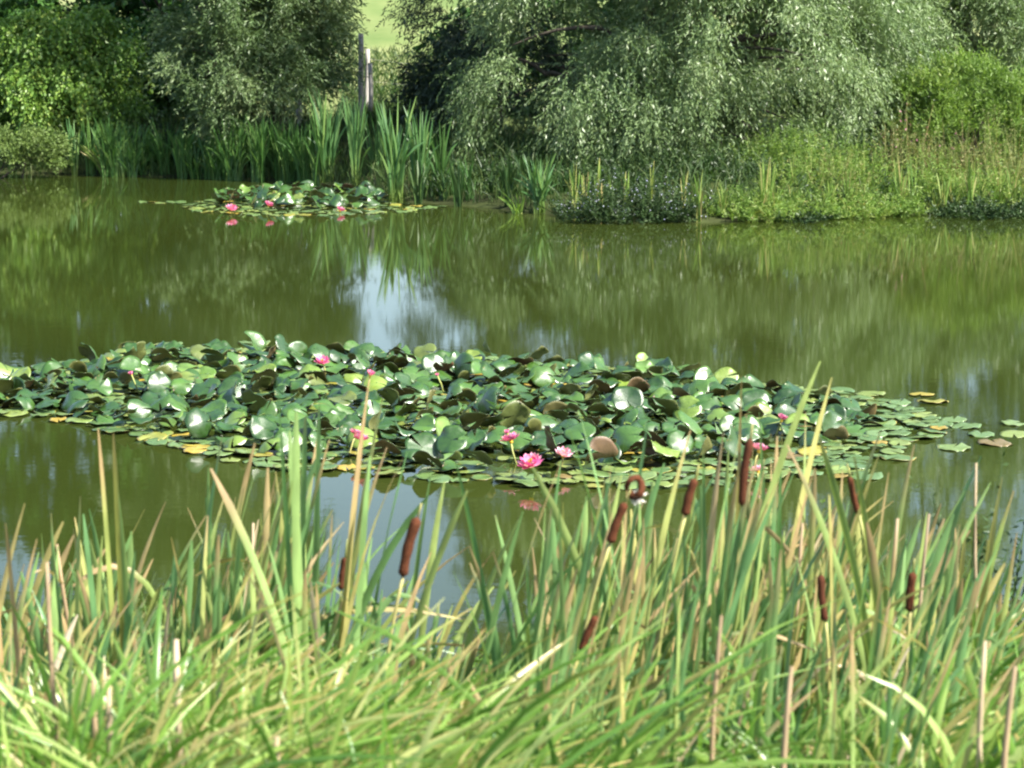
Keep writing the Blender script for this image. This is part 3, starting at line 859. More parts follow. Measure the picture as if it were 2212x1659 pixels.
# ------------------------------------------------------------------ water lilies
def pad_mesh(name, seed, rad=1.0, cup=0.0, saddle=0.0, wave=0.0, fold=0.0, mats=None, nr=6, na=28, thick=0.012):
    """round leaf with its slit; upper and lower skin are separate surfaces joined by a rim"""
    r = np.random.default_rng(seed)
    slit = 0.10 + 0.10 * r.random()
    th = np.linspace(slit, 2 * np.pi - slit, na)
    rr = np.linspace(0.04, 1, nr)
    R, T = np.meshgrid(rr, th, indexing='ij')
    edge = 1 + 0.03 * np.sin(T * 3 + r.random() * 6) + 0.02 * np.sin(T * 7 + r.random() * 6)
    x, y = R * np.cos(T) * edge * rad, R * np.sin(T) * edge * rad * 0.94
    ph = r.random(3) * 6
    z = cup * R ** 2 + saddle * (np.cos(2 * T + ph[0])) * R ** 2 + wave * R ** 3 * (np.sin(4 * T + ph[1]) + 0.6 * np.sin(7 * T + ph[2])) + fold * np.abs(np.sin(T)) * R ** 1.5
    up = np.stack([x, y, z * rad], -1).reshape(-1, 3)
    lo = up - np.array([0, 0, thick * rad])
    i, j = np.meshgrid(np.arange(nr - 1), np.arange(na - 1), indexing='ij')
    q = np.stack([i * na + j, (i + 1) * na + j, (i + 1) * na + j + 1, i * na + j + 1], -1).reshape(-1, 4)
    m = nr * na
    ql = q[:, ::-1] + m
    e = (nr - 1) * na + np.arange(na - 1)
    rim = np.stack([e, e + m, e + 1 + m, e + 1], 1)
    f = np.concatenate([q, ql, rim])
    mi = np.concatenate([np.zeros(len(q)), np.ones(len(ql)), np.zeros(len(rim))])
    a = np.concatenate([R.reshape(-1)] * 2)
    return (np.concatenate([up, lo]), f, mi, a)


RAISED, FLAT = [], []
for k in range(18):
    rk = np.random.default_rng(300 + k)
    RAISED.append(pad_mesh('p', 300 + k, cup=rk.uniform(-0.5, 0.12), saddle=rk.uniform(-0.3, 0.3), wave=rk.uniform(0.03, 0.09), fold=rk.uniform(-0.1, 0.4) if k % 3 == 0 else 0.0))
rk2 = np.linspace(0.01, 0.06, 8)
for k in range(8):
    FLAT.append(pad_mesh('p', 340 + k, cup=0.0, wave=rk2[k], thick=0.008, nr=5))
PADM = [M['pad_top'], M['pad_under']]
FLATM = [M['pad_flat'], M['pad_under']]
raised_data = [make_mesh('raised_pad', a[0], a[1], PADM, {'rnd': np.zeros(len(a[3])), 't': a[3]}, a[2]) for a in RAISED]
flat_data = [make_mesh('floating_pad', a[0], a[1], FLATM, {'rnd': np.zeros(len(a[3])), 't': a[3]}, a[2]) for a in FLAT]


def inside(pt, poly):
    x, y = pt
    c = False
    n = len(poly)
    for i in range(n):
        x1, y1 = poly[i]
        x2, y2 = poly[i - 1]
        if (y1 > y) != (y2 > y) and x < (x2 - x1) * (y - y1) / (y2 - y1) + x1:
            c = not c
    return c


def scatter(poly_px, dist, seed, tries=30000):
    poly = [tuple(on_water(*q)[:2]) for q in poly_px]
    P = np.array(poly)
    r = np.random.default_rng(seed)
    lo, hi = P.min(0), P.max(0)
    cell = {}
    outp = []
    for _ in range(tries):
        p = lo + (hi - lo) * r.random(2)
        k = (int(p[0] / dist), int(p[1] / dist))
        if any((p - q) @ (p - q) < dist * dist for a in (-1, 0, 1) for b in (-1, 0, 1) for q in cell.get((k[0] + a, k[1] + b), ())):
            continue
        if not inside(p, poly):
            continue
        cell.setdefault(k, []).append(p)
        outp.append(p)
    return outp


UP = [(-60, 818), (0, 812), (120, 800), (250, 782), (330, 772), (520, 768), (700, 778), (900, 778), (1050, 785), (1200, 800), (1450, 815), (1600, 838), (1750, 862), (1860, 880)]
NEAR_RAISED = UP + [(1900, 905), (1880, 935), (1760, 968), (1600, 996), (1450, 1012), (1250, 1026), (1100, 1030), (850, 1016), (650, 996), (500, 972), (350, 938), (200, 910), (0, 880), (-60, 876)]
NEAR_FLAT = [(-60, 812), (0, 806), (120, 790), (250, 772), (330, 755), (520, 758), (700, 768), (900, 770), (1050, 775), (1200, 792), (1450, 803), (1600, 826), (1750, 845), (1850, 858), (1950, 875), (2020, 905), (2040, 930),
             (1960, 960), (1890, 1000), (1840, 1036), (1650, 1042), (1400, 1056), (1100, 1050), (850, 1032), (700, 1022), (550, 1008), (400, 975), (300, 948), (200, 922), (80, 904), (-60, 892)]
FAR_RAISED = [(470, 432), (560, 422), (680, 420), (780, 426), (835, 438), (800, 450), (700, 452), (560, 452), (470, 446)]
FAR_FLAT = [(385, 440), (460, 432), (840, 436), (900, 444), (960, 446), (860, 460), (700, 466), (560, 466), (430, 458)]


def pad_rot(r, raised):
    if not raised:
        return (r.normal() * 0.06 + 0.03, r.normal() * 0.06, r.random() * 6.28)
    # most raised pads tip by 15-60 degrees in any direction, a little more often towards the open water in front
    tilt = abs(r.normal()) * 0.38 + 0.1
    az = r.random() * 6.28
    ax = math.cos(az) * tilt + 0.36
    ay = math.sin(az) * tilt
    return (ax, ay, r.random() * 6.28)


FLOWERS = [
    (697, 776, 0.14, 0.125, 'petal', 0.95, 'deep pink lily flower at the upper edge of the near patch, below the sky reflection'),
    (800, 804, 0.12, 0.09, 'petal', 0.5, 'half open pink lily flower between raised pads, right of the topmost flower'),
    (768, 932, 0.10, 0.10, 'petal', 0.8, 'pink lily flower of a close pair, the smaller and left one'),
    (780, 944, 0.09, 0.115, 'petal', 0.9, 'pink lily flower of a close pair, the larger and right one'),
    (1103, 945, 0.11, 0.14, 'petal', 0.9, 'pink lily flower in the centre of the near patch above the largest flower'),
    (1096, 930, 0.11, 0.06, 'petal', 0.4, 'small pink lily bud touching the back of the central flower'),
    (1147, 997, 0.08, 0.165, 'petal', 1.0, 'largest wide open pink lily flower with yellow centre at the lower edge'),
    (1217, 976, 0.07, 0.12, 'petal_pale', 0.9, 'pale pink lily flower right of the largest one'),
    (1689, 900, 0.10, 0.095, 'petal', 0.6, 'pink lily flower near the right end, above the dark seed head'),
    (1640, 966, 0.09, 0.125, 'petal', 0.85, 'pink lily flower just right of the tall dark seed head'),
    (1637, 1010, 0.03, 0.10, 'petal_pale', 1.0, 'faded pale lily flower low on the water beneath the flower by the seed head'),
    (284, 803, 0.12, 0.06, 'petal', 0.3, 'small pink lily bud at the left end of the near patch'),
    (945, 806, 0.11, 0.05, 'petal', 0.3, 'tiny pink lily bud at the upper edge of the near patch centre'),
    (500, 447, 0.13, 0.19, 'petal', 0.75, 'pink lily flower leftmost in the far patch'),
    (580, 438, 0.17, 0.16, 'petal', 0.6, 'pink lily flower standing upright in the middle of the far patch'),
    (735, 449, 0.10, 0.15, 'petal', 0.65, 'pink lily flower rightmost in the far patch'),
]

pads = []                                        # (size in picture, raised?, position, rotation, scale, zone)
r = np.random.default_rng(420)


def zone_of(pt):
    k = pt[1]
    px = pt[0] / pt[1] * F2 + W2 / 2
    return 'left end' if px < 420 else 'left middle' if px < 850 else 'centre' if px < 1250 else 'right middle' if px < 1620 else 'right end'


for pt in scatter(NEAR_RAISED, 0.142, 421):
    s = r.uniform(0.078, 0.122)
    rot = pad_rot(r, True)
    z = (0.03 + 0.08 * r.random()) * np.interp(pt[0] / pt[1] * F2 + W2 / 2, [0, 300, 1500, 1850], [0.6, 1, 1, 0.3]) + s * abs(math.sin(rot[0])) * 0.55
    pads.append([s / pt[1] * (0.4 + abs(math.sin(rot[0]))), True, (pt[0], pt[1], z), rot, s, 'near'])
inner = [tuple(on_water(*q)[:2]) for q in NEAR_RAISED]
for pt in scatter(NEAR_FLAT, 0.118, 422):
    if inside(pt, inner) and r.random() < 0.55:
        continue
    s = r.uniform(0.05, 0.108)
    pads.append([s / pt[1] * 0.3, False, (pt[0], pt[1], 0.008 + 0.02 * r.random()), pad_rot(r, False), s, 'near'])
LOOSE = [(1990, 853), (2015, 868), (1880, 852), (1905, 866), (1965, 888), (2060, 908), (2085, 922), (2120, 940), (2150, 958), (2060, 968), (2190, 940), (2190, 916), (1940, 990), (1870, 1030), (2010, 940), (1815, 846),
         (345, 746), (372, 744), (556, 744), (535, 741), (290, 754), (1290, 797), (1420, 800), (1560, 822)]
for q in LOOSE:
    pt = on_water(*q)
    s = r.uniform(0.09, 0.125)
    pads.append([s / pt[1] * 2, False, (pt[0], pt[1], 0.008), pad_rot(r, False), s, 'loose'])
for pt in scatter(FAR_RAISED, 0.17, 423):
    s = r.uniform(0.085, 0.12)
    rot = pad_rot(r, True)
    pads.append([1, True, (pt[0], pt[1], 0.06 + 0.14 * r.random()), rot, s, 'far'])
for pt in scatter(FAR_FLAT, 0.2, 424):
    s = r.uniform(0.075, 0.11)
    pads.append([0.05 / pt[1], False, (pt[0], pt[1], 0.01), pad_rot(r, False), s, 'far'])
pt = on_water(350, 437)
for k in range(5):
    pads.append([1, False, (pt[0] + (k - 2) * 0.14, pt[1] + r.normal() * 0.15, 0.01), pad_rot(r, False), 0.085, 'far'])


def hides_flower(pad):
    x, y, z = pad[2]
    for px, py, fz, size, *_ in FLOWERS:
        b = on_water(px, py + 6, fz + 0.035)
        dx, dy = (x - b[0]), (y - b[1])
        if pad[1] and abs(dx) < 0.13 and -0.6 < dy < 0.08 and z + 0.08 > fz + 0.06 + dy * 0.13:
            return True
    return False


pads = [p_ for p_ in pads if not hides_flower(p_)]
print('PADS', len(pads), sum(p[1] for p in pads), sum(p[5] == 'far' for p in pads))
order = sorted(range(len(pads)), key=lambda q: -pads[q][0])
gm = Geo()
for rank, q in enumerate(order):
    _, up, pos, rot, s, where = pads[q]
    k = int(r.integers(0, len(RAISED) if up else len(FLAT)))
    if rank < 300:
        o = link('lily_pad', (raised_data if up else flat_data)[k], loc=pos, rot=rot, sc=s)
        zone = zone_of(pos)
        if where == 'near' and up:
            px = pos[0] / pos[1] * F2 + W2 / 2
            lo_, hi_ = np.interp(px, [0, 850, 1450, 1900], [20.0, 18.6, 18.0, 16.8]), np.interp(px, [0, 350, 850, 1450, 1900], [16.6, 15.7, 14.5, 14.5, 15.6])
            q_ = (pos[1] - hi_) / max(lo_ - hi_, 0.5)
            row = 'front row' if q_ < 0.33 else 'middle rows' if q_ < 0.66 else 'back row'
            state = 'facing the viewer' if rot[0] > 0.45 else 'tipped away' if rot[0] < -0.02 else 'held nearly level'
            lab = 'raised pad %s, %s of the near patch, %s' % (state, row, zone)
            tag(o, lab, 'lily pad', 'raised pads %s, %s, %s' % (state, row, zone))
        elif where == 'near':
            tag(o, 'lily pad floating flat at the rim of the near patch, %s' % zone, 'lily pad', 'floating lily pads at the rim of the near patch, %s' % zone)
        elif where == 'loose':
            tag(o, 'loose yellow edged lily pad on open water beside the near patch, %s' % zone, 'lily pad', 'loose floating lily pads, %s' % zone)
        else:
            tag(o, 'glossy green lily pad raised in the small far patch' if up else 'yellow lily pad floating flat at the small far patch', 'lily pad', 'raised lily pads in the far patch' if up else 'floating lily pads in the far patch')
    else:
        a = (RAISED if up else FLAT)[k]
        from mathutils import Euler
        R3 = np.array(Euler(rot).to_matrix())
        vv = (a[0] * s) @ R3.T + np.array(pos)
        rv = r.random()
        gm.v.append(vv)
        gm.f.append(a[1] + gm.n)
        gm.a.append(np.stack([np.full(len(vv), rv), a[3]], 1))
        gm.m.append(a[2] + (0 if up else 2))
        gm.n += len(vv)
tag(link('lily_pads', gm.mesh('lily_pads', PADM + FLATM)), 'smaller and half hidden lily pads packed between the larger ones', 'lily pads', kind='stuff')


def flower(label, pos, size, mat, seed, openness=1.0, rot=(0, 0, 0), group='pink water lily flowers'):
    r = np.random.default_rng(seed)
    root = link('water_lily_flower', None, loc=pos, rot=rot)
    tag(root, label, 'flower', group)
    for nm, n, el, ln in (('outer_petals', 9, 0.35, 1.0), ('middle_petals', 8, 0.75, 0.92), ('inner_petals', 7, 1.1, 0.75)):
        a = np.arange(n) / n * 2 * np.pi + r.random() * 3 + r.normal(size=n) * 0.08
        e = el + (1 - openness) * (1.45 - el) + r.normal(size=n) * 0.08
        ca, sa = np.cos(a), np.sin(a)
        p0 = np.stack([ca, sa, 0 * a], 1) * size * 0.08
        p2 = p0 + np.stack([ca * np.cos(e), sa * np.cos(e), np.sin(e)], 1) * size * 0.55 * ln
        p1 = (p0 + p2) / 2 + np.stack([ca * 0.16, sa * 0.16, -0.1 * np.ones(n)], 1) * size * 0.5
        g = Geo()
        g.add(*blades(p0, p1, p2, size * 0.26, np.stack([-ca * 0.5, -sa * 0.5, np.ones(n)], 1), 5, fold=-0.3, rnd=r.random(n), shape='lance'))
        link(nm, g.mesh(nm, mat), root)
    g = Geo()
    n = 16
    a = np.arange(n) / n * 2 * np.pi
    p0 = np.stack([np.cos(a), np.sin(a), 0 * a], 1) * size * 0.05
    p2 = p0 * 2.2 + np.array([0, 0, size * 0.26])
    g.add(*blades(p0, (p0 + p2) / 2, p2, size * 0.05, sph(n, r), 2, rnd=r.random(n)))
    tube(g, np.array([[0, 0, -0.02], [0, 0, size * 0.06], [0, 0, size * 0.09]]), np.array([0.1, 0.12, 0.06]) * size)
    link('stamens', g.mesh('stamens', M['stamen']), root)
    g = Geo()
    tube(g, np.array([[0, 0, -pos[2] - 0.1], [0.01, 0, -pos[2] * 0.5], [0, 0, 0]]), 0.006, sides=6)
    link('stem', g.mesh('stem', M['stalk']), root)
    return root


for k, (px, py, z, size, mt, op, lab) in enumerate(FLOWERS):
    z += 0.035 if k < 13 else -0.06
    base = on_water(px, py + 6, z)
    flower(lab, (base[0], base[1], z), size * 0.88, M[mt], 500 + k, op, (0.35, 0.1 * ((k % 3) - 1), k))


# ------------------------------------------------------------------ foreground cattails
def leaf_part(root, p0, p1, p2, w, face, mat, twist, r, nseg=9, fold=0.35):
    g = Geo()
    g.add(*blades(p0, p1, p2, w, np.asarray(face).reshape(1, 3), nseg, fold=fold, twist=twist, rnd=r.random(1)))
    return link('leaf', g.mesh('leaf', mat), root)


def rand_face(r):
    return norm(np.array([r.normal() * 0.7, -1.0, r.normal() * 0.25]))


def cattail(label, base, tips, r, group, mat=None, w=0.019, extra=3, extra_h=(0.5, 0.85), lean=0.18):
    """tips: world points the leading leaves reach; a few shorter leaves complete the fan"""
    root = link('cattail_plant', None, loc=tuple(base))
    tag(root, label, 'cattail', group)
    base = np.asarray(base, float)
    hmax = max(t[2] for t in tips) - base[2]
    for t in tips:
        c = np.asarray(t, float) - base
        b0 = np.array([r.normal() * 0.02, r.normal() * 0.02, -0.05])
        p1 = b0 + np.array([c[0] * 0.30, c[1] * 0.4, c[2] * 0.62])
        leaf_part(root, b0, p1, c, w * r.uniform(0.85, 1.2), rand_face(r), mat or M['cattail'], r.normal() * 0.7, r)
    for _ in range(extra):
        h = hmax * r.uniform(*extra_h)
        dx = h * min(0.7, max(-0.45, lean + r.normal() * 0.2))
        c = np.array([dx, h * r.normal() * 0.12, h])
        p1 = np.array([dx * 0.15, c[1] * 0.3, h * 0.65])
        if r.random() < 0.26:                     # a leaf that folds over
            c[2] *= 0.72
            c[0] *= 1.7
            p1[2] = h * 1.0
        leaf_part(root, np.array([r.normal() * 0.02, r.normal() * 0.02, -0.05]), p1, c, w * r.uniform(0.7, 1.1), rand_face(r),
                  mat or (M['dry'] if r.random() < 0.17 else M['cattail_warm'] if r.random() < 0.22 else M['cattail']), r.normal() * 0.8, r)
    return root


def stand(px, y):             # where a plant stands that a picture column crosses at distance y
    x = px_x(px, y)
    return np.array([x, y, max(float(ground_z(x, y)), -0.25)])


r = np.random.default_rng(600)
KEY = [  # (column of the foot, distance, [(tip column, tip row, distance shift)], material, label)
    (1520, 7.0, [(1772, 780, 0.0)], 'cattail', 'tallest cattail plant, its long green leaf rising to the right'),
    (1580, 7.1, [(1602, 812, 0.0), (1760, 1010, 0.1)], 'cattail_warm', 'cattail plant with a straight yellow leaf beside the tall dark seed head'),
    (1655, 7.4, [(1797, 815, 0.1)], 'cattail', 'cattail plant whose thin tip ends beside the tallest leaf'),
    (1330, 6.8, [(1492, 928, 0.0), (1400, 905, 0.1)], 'cattail', 'cattail plant with broad pale leaves leaning right in the middle of the right bed'),
    (1400, 6.9, [(1225, 915, 0.0), (1150, 1010, 0.0)], 'cattail', 'cattail plant with leaves leaning left over the water'),
    (1430, 7.0, [(1250, 885, 0.1)], 'cattail', 'cattail plant with a slim leaf leaning left above the lily pads'),
    (1385, 7.2, [(1510, 1000, 0.0)], 'cattail_warm', 'cattail plant with a pale leaf crossing behind the brown seed heads'),
    (1950, 6.6, [(1770, 945, 0.0), (1700, 960, 0.1), (1845, 985, 0.0)], 'cattail_warm', 'cattail plant with long yellow leaves fanning left in the right bed'),
    (1880, 6.9, [(1920, 1020, 0.0), (1975, 960, 0.1)], 'cattail', 'cattail plant with upright leaves right of the yellow fan'),
    (1900, 7.2, [(2120, 985, 0.0), (2085, 1060, 0.0)], 'cattail', 'cattail plant with leaf leaning far right toward the open water'),
    (1930, 7.0, [(2140, 1042, 0.1), (2060, 1110, 0.0)], 'cattail', 'cattail plant with leaves arching right near the right edge'),
    (2110, 7.0, [(2190, 1060, 0.0), (2165, 1030, 0.0)], 'cattail_warm', 'cattail plant with upright pale leaves close to the right edge'),
    (1700, 7.6, [(1690, 935, 0.0), (1640, 890, 0.1), (1740, 890, 0.0)], 'cattail', 'cattail plant with blue green leaves in front of the right end of the lily patch'),
    (790, 6.7, [(1010, 1058, 0.0)], 'cattail_warm', 'cattail plant with an orange tipped leaf leaning right across the sky reflection'),
    (1120, 7.0, [(985, 998, 0.0)], 'cattail', 'cattail plant with one leaf bent left at its top before the open water'),
    (905, 7.1, [(1120, 1122, 0.0)], 'cattail_warm', 'cattail plant with a thin dry leaf reaching right over the water'),
    (1090, 7.2, [(1200, 1190, 0.0), (1215, 1150, 0.0)], 'cattail', 'cattail plant with short curled leaf left of the right bed'),
    (690, 7.1, [(798, 818, 0.0)], 'cattail_warm', 'cattail plant with a rusty leaf rising in front of the lily patch'),
    (680, 7.2, [(826, 862, 0.1)], 'cattail', 'cattail plant with a green leaf beside the rusty one'),
    (745, 7.1, [(800, 985, 0.0), (880, 975, 0.1)], 'cattail', 'cattail plant with upright leaves at the left of the sky reflection'),
    (640, 7.0, [(597, 800, 0.0), (640, 890, 0.0), (625, 930, 0.1)], 'cattail', 'tall pale cattail plant in front of the left middle of the lily patch'),
    (655, 7.3, [(690, 870, 0.0), (660, 900, 0.0)], 'cattail', 'cattail plant with narrow leaves right of the tall pale one'),
    (680, 6.8, [(455, 1012, 0.0)], 'cattail', 'cattail plant with a broad leaf leaning left across the others'),
    (235, 7.1, [(212, 925, 0.0), (245, 935, 0.0)], 'cattail_warm', 'cattail plant with a tall brown tipped leaf at the left'),
    (285, 7.2, [(255, 1060, 0.0)], 'cattail', 'cattail plant with a rusty tip right of the tall brown tipped one'),
    (215, 7.0, [(292, 1190, 0.0), (180, 1110, 0.0)], 'cattail', 'cattail plant with spreading leaves in the left bed'),
    (100, 6.9, [(45, 1235, 0.0), (125, 1180, 0.0)], 'cattail', 'cattail plant at the left with a leaf curving to the left edge'),
    (440, 7.0, [(370, 1160, 0.0), (520, 1130, 0.0)], 'cattail', 'cattail plant with crossing leaves in the middle of the left bed'),
    (380, 7.4, [(480, 940, 0.0), (450, 1010, 0.0)], 'cattail', 'cattail plant with a blue green upright leaf before the lily rim'),
    (20, 6.6, [(12, 1130, 0.0), (-30, 1060, 0.0)], 'dry', 'dry cattail plant cut by the left edge of the picture'),
    (870, 7.3, [(930, 1030, 0.0), (960, 1040, 0.0)], 'cattail', 'cattail plant with twin leaves behind the first brown seed head'),
    (1230, 7.2, [(1190, 1080, 0.0)], 'cattail', 'cattail plant with a drooping tip at the left of the right bed'),
]
for fx_, y, tips, mt, lab in KEY:
    b_ = stand(fx_, y)
    cattail(lab, b_, [at(px, py, y + dy) for px, py, dy in tips], r, 'cattails on the near bank', M[mt] if mt != 'cattail' else None, w=0.023, extra=2)

ZONES = [
    # columns, tip rows, distances, how many, name of the bed
    ((30, 600), (1060, 1330), (6.6, 8.4), 56, 'green cattail plant with brown tips in the left bed'),
    ((560, 720), (900, 1180), (6.9, 8.0), 20, 'green cattail plant in the dense tuft left of the sky reflection'),
    ((720, 1150), (1220, 1420), (6.8, 8.2), 20, 'low green cattail plant in front of the sky reflection'),
    ((1180, 1480), (990, 1260), (6.5, 8.2), 42, 'green cattail plant around the leaning brown seed heads'),
    ((1480, 1930), (930, 1240), (6.5, 8.2), 76, 'green cattail plant in the dense middle of the right bed'),
    ((-20, 620), (1270, 1500), (5.3, 6.3), 22, 'low green cattail plant in the grass below the left bed'),
    ((620, 1180), (1380, 1540), (5.3, 6.3), 9, 'low green cattail plant in the bottom grass below the sky reflection'),
    ((1180, 1750), (1180, 1430), (5.5, 6.4), 26, 'green cattail plant in front of the lowest brown seed heads'),
    ((1750, 2230), (1230, 1480), (5.3, 6.4), 26, 'broad green cattail plant at the lower right'),
    ((1930, 2230), (1080, 1330), (6.4, 8.4), 44, 'green cattail plant at the right edge of the near bank'),
]
for (xa, xb), (ya, yb), (da, db), n, lab in ZONES:
    for k in range(n):
        px, y = r.uniform(xa, xb), r.uniform(da, db)
        py = ya + (yb - ya) * r.random() ** 0.8
        b_ = stand(px - r.uniform(-40, 210), y)
        tips = [at(px + r.normal() * 18, py, y + r.normal() * 0.05), at(px + r.normal() * 60, py + r.uniform(10, 140), y + r.normal() * 0.1)]
        cattail(lab, b_, tips, r, lab.replace('plant', 'plants'), w=0.0175 * min(1, y / 7.2), extra=int(r.integers(3, 6)))


def seed_stalk(label, top, bot, y, wpx, mat, foot_px, spike=0.0, dark=False, curl=False):
    """cattail stalk with its sausage shaped seed head"""
    a, b_ = at(*bot, y), at(*top, y)
    foot = stand(foot_px, y + 0.02)
    root = link('cattail_stalk', None, loc=tuple(foot))
    tag(root, label, 'cattail', 'cattail stalks with brown seed heads')
    a, b_ = a - foot, b_ - foot
    rad = wpx / F2 * y / 2
    ax = norm(b_ - a)
    g = Geo()
    t = np.linspace(0, 1, 12)
    low = bez(np.array([[0, 0, -0.1]]), (a - ax * np.linalg.norm(a) * 0.45)[None], a[None], t[None])[0]
    tube(g, low, 0.0062 * (1.2 - 0.5 * t), sides=7)
    tube(g, np.stack([b_ - ax * 0.01, b_ + ax * 0.03, b_ + ax * (0.04 + spike)]), np.array([0.0035, 0.003, 0.0015]), sides=5)
    link('stalk', g.mesh('stalk', M['stalk']), root)
    g = Geo()
    t = np.linspace(0, 1, 15)
    prof = np.clip(np.minimum(t, 1 - t) * 14, 0, 1) ** 0.5 * (0.94 + 0.06 * np.sin(t * 17)) * (1.0 + 0.05 * np.sin(t * 5 + wpx))
    bow = np.cross(ax, [0, 1, 0]) * np.linalg.norm(b_ - a) * 0.035
    tube(g, a + (b_ - a) * t[:, None] + bow * (4 * t * (1 - t))[:, None], rad * prof + 0.0008, sides=14)
    link('seed_head', g.mesh('seed_head', M['seed_head_dark'] if dark else M['seed_head']), root)
    if curl:
        g = Geo()
        c = b_ + at(1370, 1052, y) - at(1352, 1085, y) 
        th = np.linspace(-2.2, 3.4, 16)
        rr = 21 / F2 * y
        pts = np.stack([c[0] + np.cos(th) * rr * 0.8, np.full(16, c[1]) + 0.01 * np.sin(th * 2), c[2] + np.sin(th) * rr], 1)
        tube(g, pts, 0.0125 * np.linspace(1, 0.6, 16) * (1 + 0.15 * np.sin(th * 7)), sides=8)
        link('burst_seed_head', g.mesh('burst_seed_head', M['seed_head']), root)
        g = Geo()
        rf = np.random.default_rng(77)
        n = 90
        d = sph(n, rf)
        q = c + at(1378, 1075, y) - at(1370, 1052, y)
        p0 = np.broadcast_to(q, (n, 3)) + rf.normal(size=(n, 3)) * 0.006
        g.add(*blades(p0, p0 + d * 0.008, p0 + d * 0.018, 0.004, sph(n, rf), 2, rnd=rf.random(n)))
        link('fluff', g.mesh('fluff', M['fluff']), root)
    return root


seed_stalk('thick brown cattail head leaning right against the sky reflection', (903, 1116), (870, 1248), 6.4, 23, None, 800, 0.0)
seed_stalk('thin dark cattail head low in front of the sky reflection', (746, 1203), (738, 1275), 7.3, 14, None, 728, 0.02, True)
seed_stalk('brown cattail head topped by a curled burst end with white fluff', (1352, 1085), (1318, 1175), 6.5, 20, None, 1230, 0.0, False, True)
seed_stalk('brown cattail head right of the curled burst one', (1502, 1033), (1480, 1115), 6.6, 19, None, 1400, 0.0)
seed_stalk('tallest cattail head, long and very dark, beside a pink flower', (1622, 945), (1604, 1096), 6.6, 18, None, 1550, 0.0, True)
seed_stalk('slim reddish cattail head half hidden behind a leaf in the right bed', (1836, 1028), (1856, 1112), 6.9, 13, None, 1900, 0.0)
seed_stalk('dark cattail head on a straight stem low in the right bed', (1774, 1240), (1784, 1345), 6.5, 16, None, 1790, 0.0, True)
seed_stalk('cattail head lit orange on its right side near the right edge', (1973, 1235), (1966, 1322), 6.6, 19, None, 1955, 0.0)
seed_stalk('brown cattail head tilted right among the lower grass', (1290, 1330), (1255, 1408), 6.3, 17, None, 1200, 0.0)


def dry_stalk(label, top, foot, y, w, leafy=0):
    y = y - 0.75 if y < 6.3 else y
    w *= 0.88
    b0 = stand(foot, y)
    root = link('dry_stalk', None, loc=tuple(b0))
    tag(root, label, 'dry stalk', 'dry broken stalks on the near bank')
    tip = at(*top, y) - b0
    t = np.linspace(0, 1, 8)
    g = Geo()
    rr = np.random.default_rng(int(top[0] * 7 + top[1]))
    pts = np.stack([tip[0] * t + 0.006 * np.sin(t * 6), tip[1] * t, -0.05 + (tip[2] + 0.05) * t], 1)
    tube(g, pts, w * np.array([1.0, 0.95, 0.92, 0.9, 0.86, 0.8, 0.72, 0.45]), sides=8, rnd=rr.random())
    link('stem', g.mesh('stem', M['dry_stalk']), root)
    for _ in range(leafy):
        s = pts[int(rr.integers(3, 7))]
        d = np.array([rr.normal() * 0.12, rr.normal() * 0.05, rr.uniform(-0.05, 0.2)])
        leaf_part(root, s, s + d * 0.5 + [0, 0, 0.05], s + d, 0.016, rand_face(rr), M['dry'], rr.normal(), rr, 6)
    return root


for a in [
    ('pale straight dry stalk standing tall at the left', (103, 1215), 104, 6.2, 0.009, 1),
    ('short pale dry stalk right of the tall one at the left', (203, 1468), 200, 5.9, 0.011, 0),
    ('slanted beige dry stalk beside the short pale one', (236, 1462), 222, 5.9, 0.012, 1),
    ('thick brown dry stalk with torn leaves in the left grass', (382, 1382), 378, 6.0, 0.014, 4),
    ('brown topped dry stalk near the left edge', (124, 1176), 180, 7.0, 0.009, 2),
    ('white dry stalk low at the bottom edge left of centre', (600, 1592), 588, 5.6, 0.013, 0),
    ('grey dry stalk behind the left bed', (548, 1130), 540, 7.2, 0.009, 0),
    ('beige dry stalk in the right bed beside the seed head lit orange', (2008, 1110), 1985, 6.9, 0.009, 0),
    ('dry stalk with brown broken top in the right bed', (1940, 1120), 1930, 6.9, 0.011, 1),
    ('orange dry stalk low in the right grass', (1560, 1330), 1530, 6.2, 0.009, 1),
    ('orange brown dry stalk low at the right, below the straight dark seed head', (1712, 1440), 1690, 5.9, 0.011, 1),
    ('pale forked dry stalk at the lower right corner', (2130, 1385), 2150, 6.0, 0.010, 2),
    ('upright dry stalk at the right edge of the grass', (2195, 1440), 2180, 5.9, 0.011, 1),
    ('grey brown dry stalk in the dense middle of the right bed', (1735, 1130), 1725, 7.3, 0.010, 3),
    ('long slanting beige stalk at the right of the big leaf', (2110, 1000), 2150, 7.2, 0.007, 1),
]:
    dry_stalk(*a)

herb('herb_clump', 'dark leafy herbs at the right edge of the near bank beside the water', 'plant', 2150, 8.7, 0.33, 0.3, 0.95, 90, (0.05, 0.018), M['herb_dark'], 90, 'leafy herbs on the near bank')
herb('herb_clump', 'green leafy herbs between the cattails in the middle of the right bed', 'plant', 1700, 7.8, 0.3, 0.3, 0.95, 70, (0.05, 0.016), M['lime_leaf'], 91, 'leafy herbs on the near bank')
herb('herb_clump', 'low green leafy herbs in front of the sky reflection', 'plant', 960, 8.4, 0.4, 0.3, 0.5, 70, (0.05, 0.016), M['lime_leaf'], 92, 'leafy herbs on the near bank')
